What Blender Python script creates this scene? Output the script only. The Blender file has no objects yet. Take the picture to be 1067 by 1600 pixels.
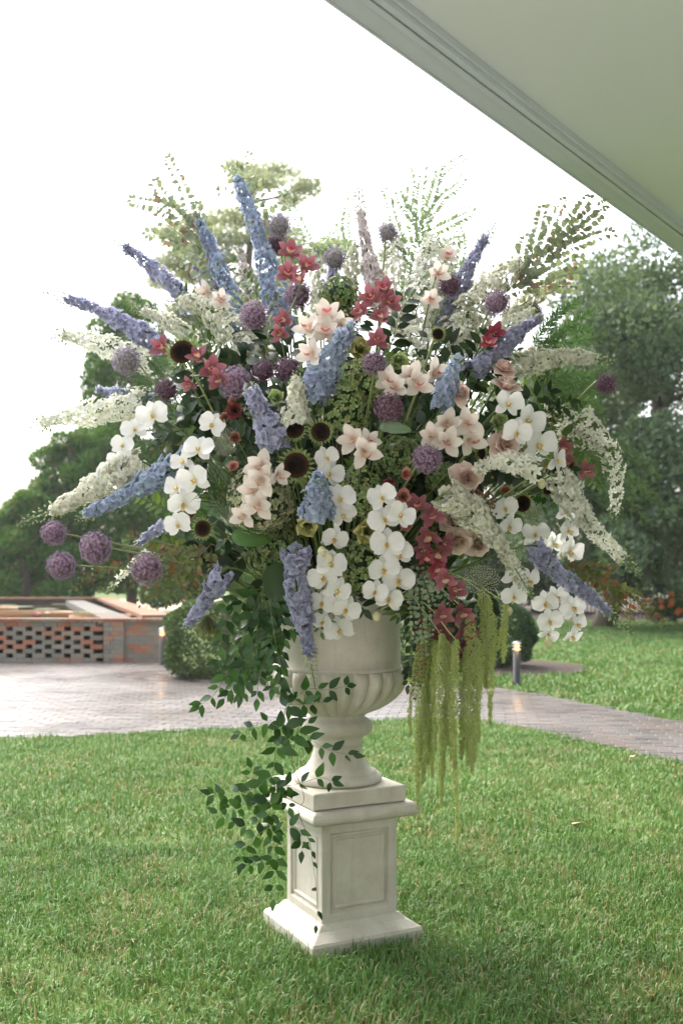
import bpy, math, random
import numpy as np
from mathutils import Vector, Matrix, Quaternion

R = math.radians
random.seed(7)
rng = np.random.default_rng(7)
sc = bpy.context.scene
col = sc.collection

# ------------------------------------------------------------------ camera
FPX, HOR, CAMH, D0 = 1555.6, 900.0, 1.41, 3.95
cam = bpy.data.cameras.new('camera')
cam.sensor_fit = 'VERTICAL'; cam.sensor_height = 36.0; cam.lens = 35.0
cam.shift_y = 100.0 / 1600.0
cam.clip_start = 0.05; cam.clip_end = 2000
cam.dof.use_dof = True; cam.dof.focus_distance = 3.55; cam.dof.aperture_fstop = 3.2
camo = bpy.data.objects.new('camera', cam); col.objects.link(camo)
camo.location = (0, 0, CAMH); camo.rotation_euler = (R(90), 0, 0)
sc.camera = camo

# ------------------------------------------------------------------ sky, sun, exposure
SUN_EL, SUN_AZ = 52.0, -35.0            # azimuth measured from +Y (view direction) towards +X
world = bpy.data.worlds.new('World'); sc.world = world; world.use_nodes = True
wn = world.node_tree; wn.nodes.clear()
sky = wn.nodes.new('ShaderNodeTexSky'); sky.sky_type = 'NISHITA'; sky.sun_disc = False
sky.sun_elevation = R(SUN_EL); sky.sun_rotation = R(SUN_AZ)
sky.air_density = 1.0; sky.dust_density = 7.0; sky.ozone_density = 1.0
hs = wn.nodes.new('ShaderNodeHueSaturation'); hs.inputs['Saturation'].default_value = 0.56
bg = wn.nodes.new('ShaderNodeBackground'); bg.inputs['Strength'].default_value = 0.15
wo = wn.nodes.new('ShaderNodeOutputWorld')
wn.links.new(sky.outputs[0], hs.inputs['Color']); wn.links.new(hs.outputs[0], bg.inputs['Color'])
wn.links.new(bg.outputs[0], wo.inputs['Surface'])
sl = bpy.data.lights.new('sun', 'SUN'); sl.energy = 0.5; sl.angle = R(110); sl.color = (1.0, 0.985, 0.96)
so = bpy.data.objects.new('sun', sl); col.objects.link(so)
az, el = R(SUN_AZ), R(SUN_EL)
sdir = Vector((math.sin(az) * math.cos(el), math.cos(az) * math.cos(el), math.sin(el)))
so.rotation_euler = sdir.to_track_quat('Z', 'Y').to_euler(); so.location = (-6, 8, 14)
sc.view_settings.view_transform = 'Standard'; sc.view_settings.look = 'None'
sc.view_settings.gamma = 1.0; sc.view_settings.use_curve_mapping = False
sc.view_settings.exposure = 1.85
sc.cycles.max_bounces = 8; sc.cycles.transparent_max_bounces = 8
sc.cycles.volume_bounces = 1
sc.cycles.sample_clamp_indirect = 6.0

# ------------------------------------------------------------------ geometry helpers
def W(x, y, dr=0.0):
    """world point seen at photo position x, y, standing dr metres behind the pedestal's axis"""
    d = D0 + dr
    return Vector(((x - 533.5) / FPX * d, d, CAMH - (y - HOR) / FPX * d))

def GP(x, y, z=0.0):
    d = (CAMH - z) * FPX / (y - HOR)
    return Vector(((x - 533.5) / FPX * d, d, z))

def AT(x, y, d):
    return W(x, y, d - D0)

class B:
    """collects shapes into one mesh"""
    def __init__(s): s.v = []; s.f = []; s.c = []; s.m = []
    def add(s, v, f, c=None, M=None, mi=0):
        o = len(s.v)
        if M is not None: v = [M @ Vector(p) for p in v]
        s.v += [tuple(p) for p in v]; s.f += [tuple(i + o for i in q) for q in f]
        s.c += (c if c is not None else [(0.5, 0.5, 0.5)] * len(v)); s.m += [mi] * len(f)
        return s
    def mesh(s, name, mats, smooth=True):
        me = bpy.data.meshes.new(name); me.from_pydata(s.v, [], s.f)
        for m in (mats if isinstance(mats, (list, tuple)) else [mats]): me.materials.append(m)
        me.polygons.foreach_set('material_index', s.m)
        if smooth: me.polygons.foreach_set('use_smooth', [True] * len(s.f))
        a = me.attributes.new('pt', 'FLOAT_COLOR', 'POINT')
        a.data.foreach_set('color', np.array([(*c, 1.0) for c in s.c], dtype=np.float32).ravel())
        me.update(); return me

def np_mesh(name, V, F, mat, C=None, smooth=False):
    """V (n,3), F (m,k) all faces alike; fast path for leaf clouds, grass and the like"""
    me = bpy.data.meshes.new(name); n, (m, k) = len(V), F.shape
    me.vertices.add(n); me.vertices.foreach_set('co', np.ascontiguousarray(V, dtype=np.float32).ravel())
    me.loops.add(m * k); me.loops.foreach_set('vertex_index', np.ascontiguousarray(F, dtype=np.int32).ravel())
    me.polygons.add(m); me.polygons.foreach_set('loop_start', np.arange(0, m * k, k, dtype=np.int32))
    if smooth: me.polygons.foreach_set('use_smooth', np.ones(m, dtype=bool))
    me.materials.append(mat)
    if C is not None:
        a = me.attributes.new('pt', 'FLOAT_COLOR', 'POINT')
        a.data.foreach_set('color', np.ascontiguousarray(C, dtype=np.float32).ravel())
    me.update(calc_edges=True); return me

def put(name, me, parent=None, M=None):
    o = bpy.data.objects.new(name, me); col.objects.link(o)
    if parent is not None: o.parent = parent
    if M is not None: o.matrix_basis = M
    return o

def tag(o, label=None, cat=None, group=None, kind=None):
    if label: o['label'] = label
    if cat: o['category'] = cat
    if group: o['group'] = group
    if kind: o['kind'] = kind
    return o

def thing(name, label, cat, loc=(0, 0, 0), group=None):
    o = bpy.data.objects.new(name, None); col.objects.link(o); o.location = loc
    o.empty_display_size = 0.05
    return tag(o, label, cat, group)

def frame(loc, n, up=(0, 0, 1), roll=0.0, s=1.0):
    z = Vector(n).normalized(); u = Vector(up)
    if abs(z.dot(u.normalized())) > 0.98: u = Vector((0, 1, 0.1))
    y = (u - z * u.dot(z)).normalized(); x = y.cross(z)
    m = Matrix((x, y, z)).transposed().to_4x4()
    m = Matrix.Translation(loc) @ m @ Matrix.Rotation(roll, 4, 'Z') @ Matrix.Scale(s, 4)
    return m

def jit(a): return random.uniform(-a, a)
def jv(a): return Vector((jit(a), jit(a), jit(a)))

def petal(L, Wd, ns=4, nw=3, wmax=0.6, point=0.0, cup=0.0, curl=0.0, lift=0.0, ruff=0.0, base=0.25, rf=5.0, seed=0.0, notch=0.0):
    """a petal or leaf along +Y, face +Z; cup lifts the edges, curl bends the tip"""
    v = []; f = []; c = []
    for i in range(ns + 1):
        t = i / ns
        if t < wmax: w = base + (1 - base) * math.sin(t / wmax * math.pi / 2) ** 0.8
        else:
            q = (t - wmax) / (1 - wmax)
            w = (1 - point) * math.sqrt(max(0, 1 - q ** 2.2)) + point * (1 - q) ** 0.9
        w = max(w, 0.03) * Wd / 2
        for j in range(nw + 1):
            u = j / nw * 2 - 1
            x = u * w; y = t * L * (1 - notch * (1 - abs(u)) * t ** 6)
            z = lift * L * t + curl * L * t * t + cup * Wd * (u * u) * (0.3 + 0.7 * t) * (w / (Wd / 2))
            z += ruff * L * math.sin(rf * u + 4.0 * t + seed) * t
            v.append((x, y, z)); c.append((t, abs(u), seed % 1.0))
    for i in range(ns):
        for j in range(nw):
            a = i * (nw + 1) + j
            f.append((a, a + 1, a + nw + 2, a + nw + 1))
    return v, f, c

def RX(a): return Matrix.Rotation(a, 4, 'X')
def RZ(a): return Matrix.Rotation(a, 4, 'Z')
def T(*p): return Matrix.Translation(p)

def smooth_path(pts, k=6):
    P = [Vector(p) for p in pts]
    if len(P) == 2: return [P[0].lerp(P[1], i / k) for i in range(k + 1)]
    out = []; Q = [P[0] * 2 - P[1]] + P + [P[-1] * 2 - P[-2]]
    for i in range(1, len(Q) - 2):
        a, b, c_, d = Q[i - 1], Q[i], Q[i + 1], Q[i + 2]
        for j in range(k):
            t = j / k
            out.append(0.5 * ((2 * b) + (c_ - a) * t + (2 * a - 5 * b + 4 * c_ - d) * t * t + (3 * b - a - 3 * c_ + d) * t ** 3))
    out.append(P[-1]); return out

class Path:
    def __init__(s, pts, k=8):
        s.p = smooth_path(pts, k); s.l = [0.0]
        for a, b in zip(s.p, s.p[1:]): s.l.append(s.l[-1] + (b - a).length)
        s.L = s.l[-1]
    def at(s, d):
        d = min(max(d, 0), s.L)
        for i in range(len(s.l) - 1):
            if d <= s.l[i + 1] or i == len(s.l) - 2:
                q = (d - s.l[i]) / max(1e-9, s.l[i + 1] - s.l[i])
                return s.p[i].lerp(s.p[i + 1], q), (s.p[i + 1] - s.p[i]).normalized()

def tube(b, pts, r0, r1=None, n=6, mi=0, o=Vector((0, 0, 0)), cval=0.5):
    r1 = r0 if r1 is None else r1
    v = []; f = []; N = len(pts)
    for i, p in enumerate(pts):
        p = Vector(p); tdir = (Vector(pts[min(i + 1, N - 1)]) - Vector(pts[max(i - 1, 0)])).normalized()
        a = tdir.cross(Vector((0.3, 0.9, 0.31))).normalized(); e = tdir.cross(a)
        r = r0 + (r1 - r0) * i / max(1, N - 1)
        for k in range(n):
            t = 2 * math.pi * k / n
            v.append(p - o + a * (r * math.cos(t)) + e * (r * math.sin(t)))
    for i in range(N - 1):
        for k in range(n):
            f.append((i * n + k, i * n + (k + 1) % n, (i + 1) * n + (k + 1) % n, (i + 1) * n + k))
    f.append(tuple(range(n - 1, -1, -1))); f.append(tuple(range((N - 1) * n, N * n)))
    b.add(v, f, [(cval, 0.5, 0.5)] * len(v), None, mi)

def box(b, x0, x1, y0, y1, z0, z1, M=None, mi=0, bottom=True):
    v = [(x0, y0, z0), (x1, y0, z0), (x1, y1, z0), (x0, y1, z0), (x0, y0, z1), (x1, y0, z1), (x1, y1, z1), (x0, y1, z1)]
    f = [(4, 5, 6, 7), (0, 1, 5, 4), (1, 2, 6, 5), (2, 3, 7, 6), (3, 0, 4, 7)] + ([(3, 2, 1, 0)] if bottom else [])
    b.add(v, f, None, M, mi)

def cbox(lx, ly, lz, ch):
    """box centred on x, y, standing on z=0, top edges chamfered"""
    v = []; f = []
    for z, k in ((0, 0), (lz - ch, 0), (lz, ch)):
        for sx, sy in ((-1, -1), (1, -1), (1, 1), (-1, 1)):
            v.append((sx * (lx / 2 - k), sy * (ly / 2 - k), z))
    for i in range(2):
        for k in range(4):
            f.append((i * 4 + k, i * 4 + (k + 1) % 4, i * 4 + 4 + (k + 1) % 4, i * 4 + 4 + k))
    f.append((8, 9, 10, 11)); return v, f

def lathe(b, prof, n=64, lobes=None, mi=0, M=None):
    """prof: (r, z[, lobe depth]) from the bottom up"""
    v = []; f = []
    for p in prof:
        r, z = p[0], p[1]; ld = p[2] if len(p) > 2 else 0.0
        for k in range(n):
            a = 2 * math.pi * k / n
            rr = r
            if ld and lobes: rr = r - ld * 1.5 * (1 - abs(math.cos(lobes * a / 2))) ** 1.15
            v.append((rr * math.cos(a), rr * math.sin(a), z))
    for i in range(len(prof) - 1):
        for k in range(n):
            f.append((i * n + k, i * n + (k + 1) % n, (i + 1) * n + (k + 1) % n, (i + 1) * n + k))
    b.add(v, f, None, M, mi)

def ico(r=1.0, sub=1):
    import bmesh
    bm = bmesh.new(); bmesh.ops.create_icosphere(bm, subdivisions=sub, radius=r)
    bm.verts.ensure_lookup_table()
    v = [tuple(x.co) for x in bm.verts]; f = [tuple(q.index for q in p.verts) for p in bm.faces]; bm.free()
    return v, f
ICO1 = ico(1.0, 1); ICO2 = ico(1.0, 2)

# ------------------------------------------------------------------ materials
def nmat(name):
    m = bpy.data.materials.new(name); m.use_nodes = True
    nt = m.node_tree; nt.nodes.clear()
    out = nt.nodes.new('ShaderNodeOutputMaterial')
    return m, nt, out

def N(nt, kind, **kw):
    n = nt.nodes.new(kind)
    for k, v in kw.items():
        if k in n.inputs: n.inputs[k].default_value = v
        else: setattr(n, k, v)
    return n

def rgba(c): return (c[0], c[1], c[2], 1.0)

def mixc(nt, fac, a, b, mode='MIX'):
    n = nt.nodes.new('ShaderNodeMix'); n.data_type = 'RGBA'; n.blend_type = mode
    if isinstance(fac, (int, float)): n.inputs[0].default_value = fac
    else: nt.links.new(fac, n.inputs[0])
    for s, i in ((a, 6), (b, 7)):
        if isinstance(s, tuple): n.inputs[i].default_value = rgba(s)
        else: nt.links.new(s, n.inputs[i])
    return n.outputs[2]

def mathn(nt, op, a, b=0.0, clamp=False):
    n = nt.nodes.new('ShaderNodeMath'); n.operation = op; n.use_clamp = clamp
    for s, i in ((a, 0), (b, 1)):
        if isinstance(s, (int, float)): n.inputs[i].default_value = s
        else: nt.links.new(s, n.inputs[i])
    return n.outputs[0]

def ramp(nt, fac, stops):
    n = nt.nodes.new('ShaderNodeValToRGB'); e = n.color_ramp.elements
    while len(e) < len(stops): e.new(0.5)
    for k, (p, c) in enumerate(stops): e[k].position = p; e[k].color = rgba(c)
    nt.links.new(fac, n.inputs[0]); return n.outputs[0]

def finish(nt, out, colr, rough=0.5, transl=0.0, spec=0.4, bump=None, coat=0.0, tint=None):
    p = nt.nodes.new('ShaderNodeBsdfPrincipled')
    if isinstance(colr, tuple): p.inputs['Base Color'].default_value = rgba(colr)
    else: nt.links.new(colr, p.inputs['Base Color'])
    if isinstance(rough, (int, float)): p.inputs['Roughness'].default_value = rough
    else: nt.links.new(rough, p.inputs['Roughness'])
    p.inputs['Specular IOR Level'].default_value = spec
    p.inputs['Coat Weight'].default_value = coat; p.inputs['Coat Roughness'].default_value = 0.15
    if bump is not None:
        bn = nt.nodes.new('ShaderNodeBump'); bn.inputs['Strength'].default_value = bump[1]; bn.inputs['Distance'].default_value = bump[2]
        nt.links.new(bump[0], bn.inputs['Height']); nt.links.new(bn.outputs[0], p.inputs['Normal'])
    if transl > 0:
        t = nt.nodes.new('ShaderNodeBsdfTranslucent')
        tc = colr if tint is None else mixc(nt, 1.0, colr, tint, 'MULTIPLY')
        if isinstance(tc, tuple): t.inputs['Color'].default_value = rgba(tc)
        else: nt.links.new(tc, t.inputs['Color'])
        mx = nt.nodes.new('ShaderNodeMixShader'); mx.inputs[0].default_value = transl
        nt.links.new(p.outputs[0], mx.inputs[1]); nt.links.new(t.outputs[0], mx.inputs[2])
        nt.links.new(mx.outputs[0], out.inputs['Surface'])
    else: nt.links.new(p.outputs[0], out.inputs['Surface'])

def rnd(nt, both=True):
    oi = nt.nodes.new('ShaderNodeObjectInfo'); g = nt.nodes.new('ShaderNodeNewGeometry')
    if not both: return oi.outputs['Random']
    return mathn(nt, 'FRACT', mathn(nt, 'ADD', oi.outputs['Random'], g.outputs['Random Per Island']))

def petal_mat(name, stops, var=0.12, hue=0.02, transl=0.3, rough=0.55, vein=0.0, veinc=(0.5, 0.1, 0.15), spec=0.3, chan=0, mott=(0.80, 0.78, 0.80)):
    """colour runs from the petal's base to its tip, varied flower by flower"""
    m, nt, out = nmat(name)
    at = N(nt, 'ShaderNodeAttribute', attribute_name='pt'); sp = nt.nodes.new('ShaderNodeSeparateColor')
    nt.links.new(at.outputs['Color'], sp.inputs[0])
    c = ramp(nt, sp.outputs[chan], stops)
    if vein > 0:
        tc = N(nt, 'ShaderNodeTexCoord'); mp = N(nt, 'ShaderNodeMapping'); mp.inputs['Scale'].default_value = (900, 90, 90)
        nt.links.new(tc.outputs['Object'], mp.inputs[0])
        no = N(nt, 'ShaderNodeTexNoise', Scale=1.0, Detail=2.0); nt.links.new(mp.outputs[0], no.inputs['Vector'])
        fv = mathn(nt, 'MULTIPLY', mathn(nt, 'SUBTRACT', no.outputs[0], 0.45, True), vein * 4, True)
        c = mixc(nt, fv, c, veinc)
    tc2 = N(nt, 'ShaderNodeTexCoord'); n2 = N(nt, 'ShaderNodeTexNoise', Scale=110.0, Detail=4.0, Roughness=0.65); nt.links.new(tc2.outputs['Object'], n2.inputs['Vector'])
    c = mixc(nt, mathn(nt, 'MULTIPLY', mathn(nt, 'SUBTRACT', n2.outputs[0], 0.35, True), 0.8, True), c, mott, 'MULTIPLY')
    r = rnd(nt); oi = nt.nodes.new('ShaderNodeObjectInfo')
    h = nt.nodes.new('ShaderNodeHueSaturation'); nt.links.new(c, h.inputs['Color'])
    nt.links.new(mathn(nt, 'ADD', mathn(nt, 'MULTIPLY', mathn(nt, 'SUBTRACT', oi.outputs['Random'], 0.5), hue * 2), 0.5), h.inputs['Hue'])
    nt.links.new(mathn(nt, 'ADD', mathn(nt, 'MULTIPLY', mathn(nt, 'SUBTRACT', r, 0.5), var * 2), 1.0), h.inputs['Value'])
    finish(nt, out, h.outputs[0], rough, transl, spec)
    return m

def leaf_mat(name, ca, cb, transl=0.25, rough=0.45, spec=0.4, cc=None, ccp=0.1, coat=0.0):
    """leaf colours picked leaf by leaf between ca and cb, a share ccp of them cc"""
    m, nt, out = nmat(name)
    r = rnd(nt); c = mixc(nt, r, ca, cb)
    if cc is not None:
        wn_ = N(nt, 'ShaderNodeTexWhiteNoise', noise_dimensions='1D'); nt.links.new(r, wn_.inputs['W'])
        c = mixc(nt, mathn(nt, 'LESS_THAN', wn_.outputs[0], ccp), c, cc)
    g = N(nt, 'ShaderNodeTexCoord'); no = N(nt, 'ShaderNodeTexNoise', Scale=45.0, Detail=2.0)
    nt.links.new(g.outputs['Object'], no.inputs['Vector'])
    c = mixc(nt, mathn(nt, 'MULTIPLY', no.outputs[0], 0.35), c, (0.75, 0.8, 0.55), 'MULTIPLY')
    finish(nt, out, c, rough, transl, spec, coat=coat, tint=(1.0, 1.0, 0.55))
    return m

def plain(name, c, rough=0.6, spec=0.4, c2=None, scale=6.0, bump=0.0, bs=60.0, metal=0.0, detail=5.0):
    m, nt, out = nmat(name)
    tc = N(nt, 'ShaderNodeTexCoord'); no = N(nt, 'ShaderNodeTexNoise', Scale=scale, Detail=detail)
    nt.links.new(tc.outputs['Object'], no.inputs['Vector'])
    cc = mixc(nt, no.outputs[0], c, c2 if c2 else c)
    bp = None
    if bump > 0:
        nb = N(nt, 'ShaderNodeTexNoise', Scale=bs, Detail=6.0); nt.links.new(tc.outputs['Object'], nb.inputs['Vector'])
        bp = (nb.outputs[0], bump, 0.01)
    finish(nt, out, cc, rough, 0.0, spec, bp)
    return m

MT = {}
# flowers
MT['del_blue'] = petal_mat('delphinium_blue', [(0.0, (0.55, 0.60, 0.50)), (0.22, (0.38, 0.45, 0.59)), (1.0, (0.49, 0.57, 0.70))], hue=0.02, var=0.24, transl=0.45)
MT['del_lav'] = petal_mat('delphinium_lavender', [(0.0, (0.58, 0.58, 0.56)), (0.22, (0.42, 0.43, 0.58)), (1.0, (0.52, 0.53, 0.68))], hue=0.02, var=0.24, transl=0.45)
MT['del_white'] = petal_mat('larkspur_white', [(0.0, (0.60, 0.68, 0.40)), (0.3, (0.76, 0.77, 0.66)), (1.0, (0.83, 0.83, 0.78))], hue=0.01, var=0.06, transl=0.35)
MT['del_cream'] = petal_mat('larkspur_cream', [(0.0, (0.52, 0.60, 0.32)), (0.3, (0.76, 0.77, 0.62)), (1.0, (0.84, 0.84, 0.75))], hue=0.012, var=0.06, transl=0.35)
MT['del_blush'] = petal_mat('larkspur_blush', [(0.0, (0.62, 0.60, 0.50)), (0.35, (0.76, 0.68, 0.67)), (1.0, (0.82, 0.76, 0.75))], hue=0.012, var=0.07, transl=0.35)
MT['bud'] = leaf_mat('flower_bud_green', (0.30, 0.40, 0.17), (0.48, 0.55, 0.31), 0.2, 0.5)
MT['bud_lav'] = leaf_mat('flower_bud_lavender', (0.33, 0.40, 0.34), (0.40, 0.44, 0.58), 0.2, 0.5)
MT['allium'] = petal_mat('allium_purple', [(0.0, (0.14, 0.08, 0.09)), (0.4, (0.26, 0.16, 0.25)), (1.0, (0.50, 0.38, 0.51))], hue=0.02, var=0.25, transl=0.2)
MT['allium_pale'] = petal_mat('allium_lilac', [(0.0, (0.20, 0.24, 0.10)), (0.4, (0.33, 0.25, 0.38)), (1.0, (0.54, 0.46, 0.62))], hue=0.02, var=0.22, transl=0.25)
MT['allium_dark'] = petal_mat('allium_maroon', [(0.0, (0.09, 0.06, 0.06)), (0.4, (0.17, 0.08, 0.13)), (1.0, (0.30, 0.17, 0.27))], hue=0.02, var=0.22, transl=0.15)
MT['phal'] = petal_mat('moth_orchid_white', [(0.0, (0.64, 0.69, 0.50)), (0.2, (0.78, 0.79, 0.75)), (1.0, (0.81, 0.81, 0.80))], hue=0.0, var=0.03, transl=0.28, rough=0.45)
MT['phal_lip'] = petal_mat('moth_orchid_lip', [(0.0, (0.62, 0.30, 0.04)), (0.45, (0.80, 0.58, 0.18)), (1.0, (0.86, 0.83, 0.74))], hue=0.0, var=0.05, transl=0.2)
MT['cym_red'] = petal_mat('cymbidium_rose_red', [(0.0, (0.42, 0.20, 0.17)), (0.3, (0.26, 0.085, 0.10)), (0.8, (0.32, 0.125, 0.145)), (1.0, (0.43, 0.22, 0.235))], hue=0.012, var=0.16, transl=0.25, rough=0.4, vein=0.25, veinc=(0.30, 0.04, 0.07))
MT['cym_red_lip'] = petal_mat('cymbidium_red_lip', [(0.0, (0.72, 0.52, 0.30)), (0.5, (0.72, 0.58, 0.42)), (0.75, (0.42, 0.03, 0.07)), (1.0, (0.36, 0.02, 0.06))], hue=0.0, var=0.08, transl=0.15)
MT['cym_dark'] = petal_mat('cymbidium_dark_red', [(0.0, (0.36, 0.12, 0.12)), (0.3, (0.26, 0.04, 0.06)), (1.0, (0.34, 0.07, 0.10))], hue=0.01, var=0.15, transl=0.2, rough=0.4, vein=0.2, veinc=(0.16, 0.02, 0.04))
MT['cym_blush'] = petal_mat('cymbidium_blush', [(0.0, (0.66, 0.46, 0.40)), (0.25, (0.77, 0.68, 0.60)), (0.6, (0.80, 0.755, 0.69)), (1.0, (0.79, 0.745, 0.65))], hue=0.008, var=0.06, transl=0.3, rough=0.45, vein=0.06, veinc=(0.78, 0.55, 0.50))
MT['cym_blush_lip'] = petal_mat('cymbidium_blush_lip', [(0.0, (0.75, 0.60, 0.35)), (0.5, (0.80, 0.62, 0.52)), (0.8, (0.50, 0.08, 0.12)), (1.0, (0.72, 0.42, 0.38))], hue=0.0, var=0.08, transl=0.2)
MT['rose'] = petal_mat('rose_blush', [(0.0, (0.60, 0.30, 0.24)), (0.4, (0.80, 0.58, 0.50)), (0.8, (0.88, 0.74, 0.67)), (1.0, (0.91, 0.82, 0.76))], hue=0.008, var=0.06, transl=0.3)
MT['rose_beige'] = petal_mat('rose_beige', [(0.0, (0.46, 0.29, 0.18)), (0.4, (0.68, 0.53, 0.40)), (1.0, (0.82, 0.71, 0.60))], hue=0.008, var=0.06, transl=0.25)
MT['lis_brown'] = petal_mat('lisianthus_brown', [(0.0, (0.20, 0.08, 0.04)), (1.0, (0.36, 0.19, 0.12))], var=0.15, transl=0.2)
MT['lis_red'] = petal_mat('lisianthus_maroon', [(0.0, (0.10, 0.02, 0.02)), (1.0, (0.25, 0.05, 0.05))], var=0.15, transl=0.2)
MT['lis_peach'] = petal_mat('lisianthus_peach', [(0.0, (0.50, 0.30, 0.14)), (0.5, (0.62, 0.33, 0.24)), (1.0, (0.56, 0.22, 0.19))], var=0.12, transl=0.25)
MT['hyd'] = petal_mat('hydrangea_green', [(0.0, (0.30, 0.38, 0.13)), (0.5, (0.30, 0.40, 0.15)), (1.0, (0.44, 0.52, 0.25))], hue=0.03, var=0.28, transl=0.25)
MT['hyd_pink'] = petal_mat('hydrangea_antique', [(0.0, (0.38, 0.43, 0.20)), (0.5, (0.38, 0.43, 0.23)), (1.0, (0.50, 0.45, 0.36))], hue=0.05, var=0.25, transl=0.25)
MT['hyd_dark'] = petal_mat('hydrangea_dark_green', [(0.0, (0.16, 0.22, 0.07)), (0.5, (0.15, 0.22, 0.075)), (1.0, (0.24, 0.30, 0.13))], hue=0.03, var=0.28, transl=0.2)
MT['tulip'] = petal_mat('parrot_tulip', [(0.0, (0.22, 0.33, 0.08)), (0.6, (0.40, 0.42, 0.14)), (1.0, (0.62, 0.56, 0.25))], hue=0.02, var=0.15, transl=0.25)
MT['tulip_green'] = petal_mat('green_bellflower', [(0.0, (0.28, 0.40, 0.14)), (1.0, (0.42, 0.52, 0.22))], hue=0.015, var=0.12, transl=0.25)
MT['disc'] = petal_mat('sunflower_disc', [(0.0, (0.007, 0.005, 0.004)), (0.6, (0.012, 0.007, 0.005)), (0.8, (0.035, 0.015, 0.008)), (0.9, (0.06, 0.03, 0.012)), (1.0, (0.02, 0.012, 0.006))], hue=0.0, var=0.3, transl=0.0, rough=0.9, spec=0.1)
MT['sepal'] = petal_mat('sunflower_sepal', [(0.0, (0.16, 0.22, 0.07)), (1.0, (0.33, 0.40, 0.16))], hue=0.01, var=0.2, transl=0.25)
MT['lace'] = petal_mat('queen_annes_lace', [(0.0, (0.25, 0.33, 0.14)), (0.6, (0.60, 0.60, 0.48)), (1.0, (0.72, 0.70, 0.60))], var=0.15, transl=0.2)
MT['moss_ball'] = leaf_mat('green_dianthus', (0.06, 0.16, 0.03), (0.12, 0.26, 0.05), 0.2)
MT['berry'] = leaf_mat('brown_berry', (0.20, 0.12, 0.07), (0.34, 0.24, 0.16), 0.0, 0.5)
# leaves and stems
MT['stem'] = leaf_mat('stem_green', (0.08, 0.14, 0.04), (0.14, 0.20, 0.06), 0.0, 0.5)
MT['stem_allium'] = leaf_mat('allium_stem_green', (0.16, 0.22, 0.07), (0.26, 0.30, 0.12), 0.0, 0.45)
MT['stem_brown'] = leaf_mat('twig_brown', (0.10, 0.06, 0.035), (0.17, 0.10, 0.06), 0.0, 0.6)
MT['leaf_dark'] = leaf_mat('leaf_dark_green_shaded', (0.009, 0.026, 0.007), (0.028, 0.062, 0.015), 0.1, 0.38, 0.45)  # dark green leaf, darkened further to deepen the shade inside the arrangement
MT['leaf_mid'] = leaf_mat('leaf_mid_green', (0.06, 0.13, 0.03), (0.13, 0.21, 0.055), 0.25, 0.45)
MT['leaf_vine'] = leaf_mat('leaf_vine_green', (0.012, 0.045, 0.010), (0.055, 0.140, 0.030), 0.22, 0.34, 0.45)
MT['leaf_euc'] = leaf_mat('leaf_grey_green', (0.21, 0.27, 0.20), (0.30, 0.34, 0.26), 0.4, 0.5, cc=(0.30, 0.20, 0.16), ccp=0.09)
MT['leaf_hang'] = leaf_mat('leaf_silver_green', (0.20, 0.30, 0.20), (0.34, 0.42, 0.31), 0.25, 0.5, cc=(0.30, 0.16, 0.12), ccp=0.08)
MT['leaf_rust'] = leaf_mat('leaf_rusty_green', (0.08, 0.11, 0.035), (0.14, 0.16, 0.05), 0.25, 0.45, cc=(0.18, 0.075, 0.04), ccp=0.28)
MT['leaf_olive'] = leaf_mat('leaf_olive_brown', (0.07, 0.11, 0.03), (0.15, 0.17, 0.05), 0.25, 0.4, cc=(0.20, 0.10, 0.04), ccp=0.2)
MT['leaf_airy'] = leaf_mat('leaf_airy_glare', (0.24, 0.33, 0.25), (0.34, 0.42, 0.32), 0.5, 0.5)  # pale leaf, lightened further to stand for the glare at the top
MT['leaf_needle'] = leaf_mat('leaf_needle_green', (0.065, 0.155, 0.06), (0.14, 0.25, 0.10), 0.3, 0.45)
MT['leaf_fern'] = leaf_mat('leaf_fern_green', (0.10, 0.20, 0.07), (0.18, 0.29, 0.11), 0.3, 0.5)
MT['leaf_big'] = leaf_mat('leaf_broad_green', (0.10, 0.21, 0.06), (0.13, 0.25, 0.08), 0.25, 0.45)
MT['amaranth'] = leaf_mat('amaranth_green', (0.66, 0.74, 0.36), (0.82, 0.86, 0.56), 0.5, 0.8)

# ------------------------------------------------------------------ stone materials
def stone_mat():
    m, nt, out = nmat('cast_stone_cream')
    tc = N(nt, 'ShaderNodeTexCoord')
    n1 = N(nt, 'ShaderNodeTexNoise', Scale=7.0, Detail=6.0, Roughness=0.65); nt.links.new(tc.outputs['Object'], n1.inputs['Vector'])
    mp = N(nt, 'ShaderNodeMapping'); mp.inputs['Scale'].default_value = (14, 14, 1.6); nt.links.new(tc.outputs['Object'], mp.inputs[0])
    n2 = N(nt, 'ShaderNodeTexNoise', Scale=2.0, Detail=4.0); nt.links.new(mp.outputs[0], n2.inputs['Vector'])
    n3 = N(nt, 'ShaderNodeTexNoise', Scale=160.0, Detail=5.0); nt.links.new(tc.outputs['Object'], n3.inputs['Vector'])
    c = ramp(nt, n1.outputs[0], [(0.3, (0.47, 0.435, 0.36)), (0.55, (0.56, 0.53, 0.455)), (0.75, (0.62, 0.595, 0.53))])
    c = mixc(nt, mathn(nt, 'MULTIPLY', mathn(nt, 'SUBTRACT', n2.outputs[0], 0.50, True), 1.5, True), c, (0.40, 0.37, 0.30))
    c = mixc(nt, mathn(nt, 'MULTIPLY', mathn(nt, 'GREATER_THAN', n3.outputs[0], 0.68), 0.35), c, (0.34, 0.30, 0.24))
    finish(nt, out, c, 0.8, 0.0, 0.25, (n3.outputs[0], 0.5, 0.005)); return m
MT['stone'] = stone_mat()

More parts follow.
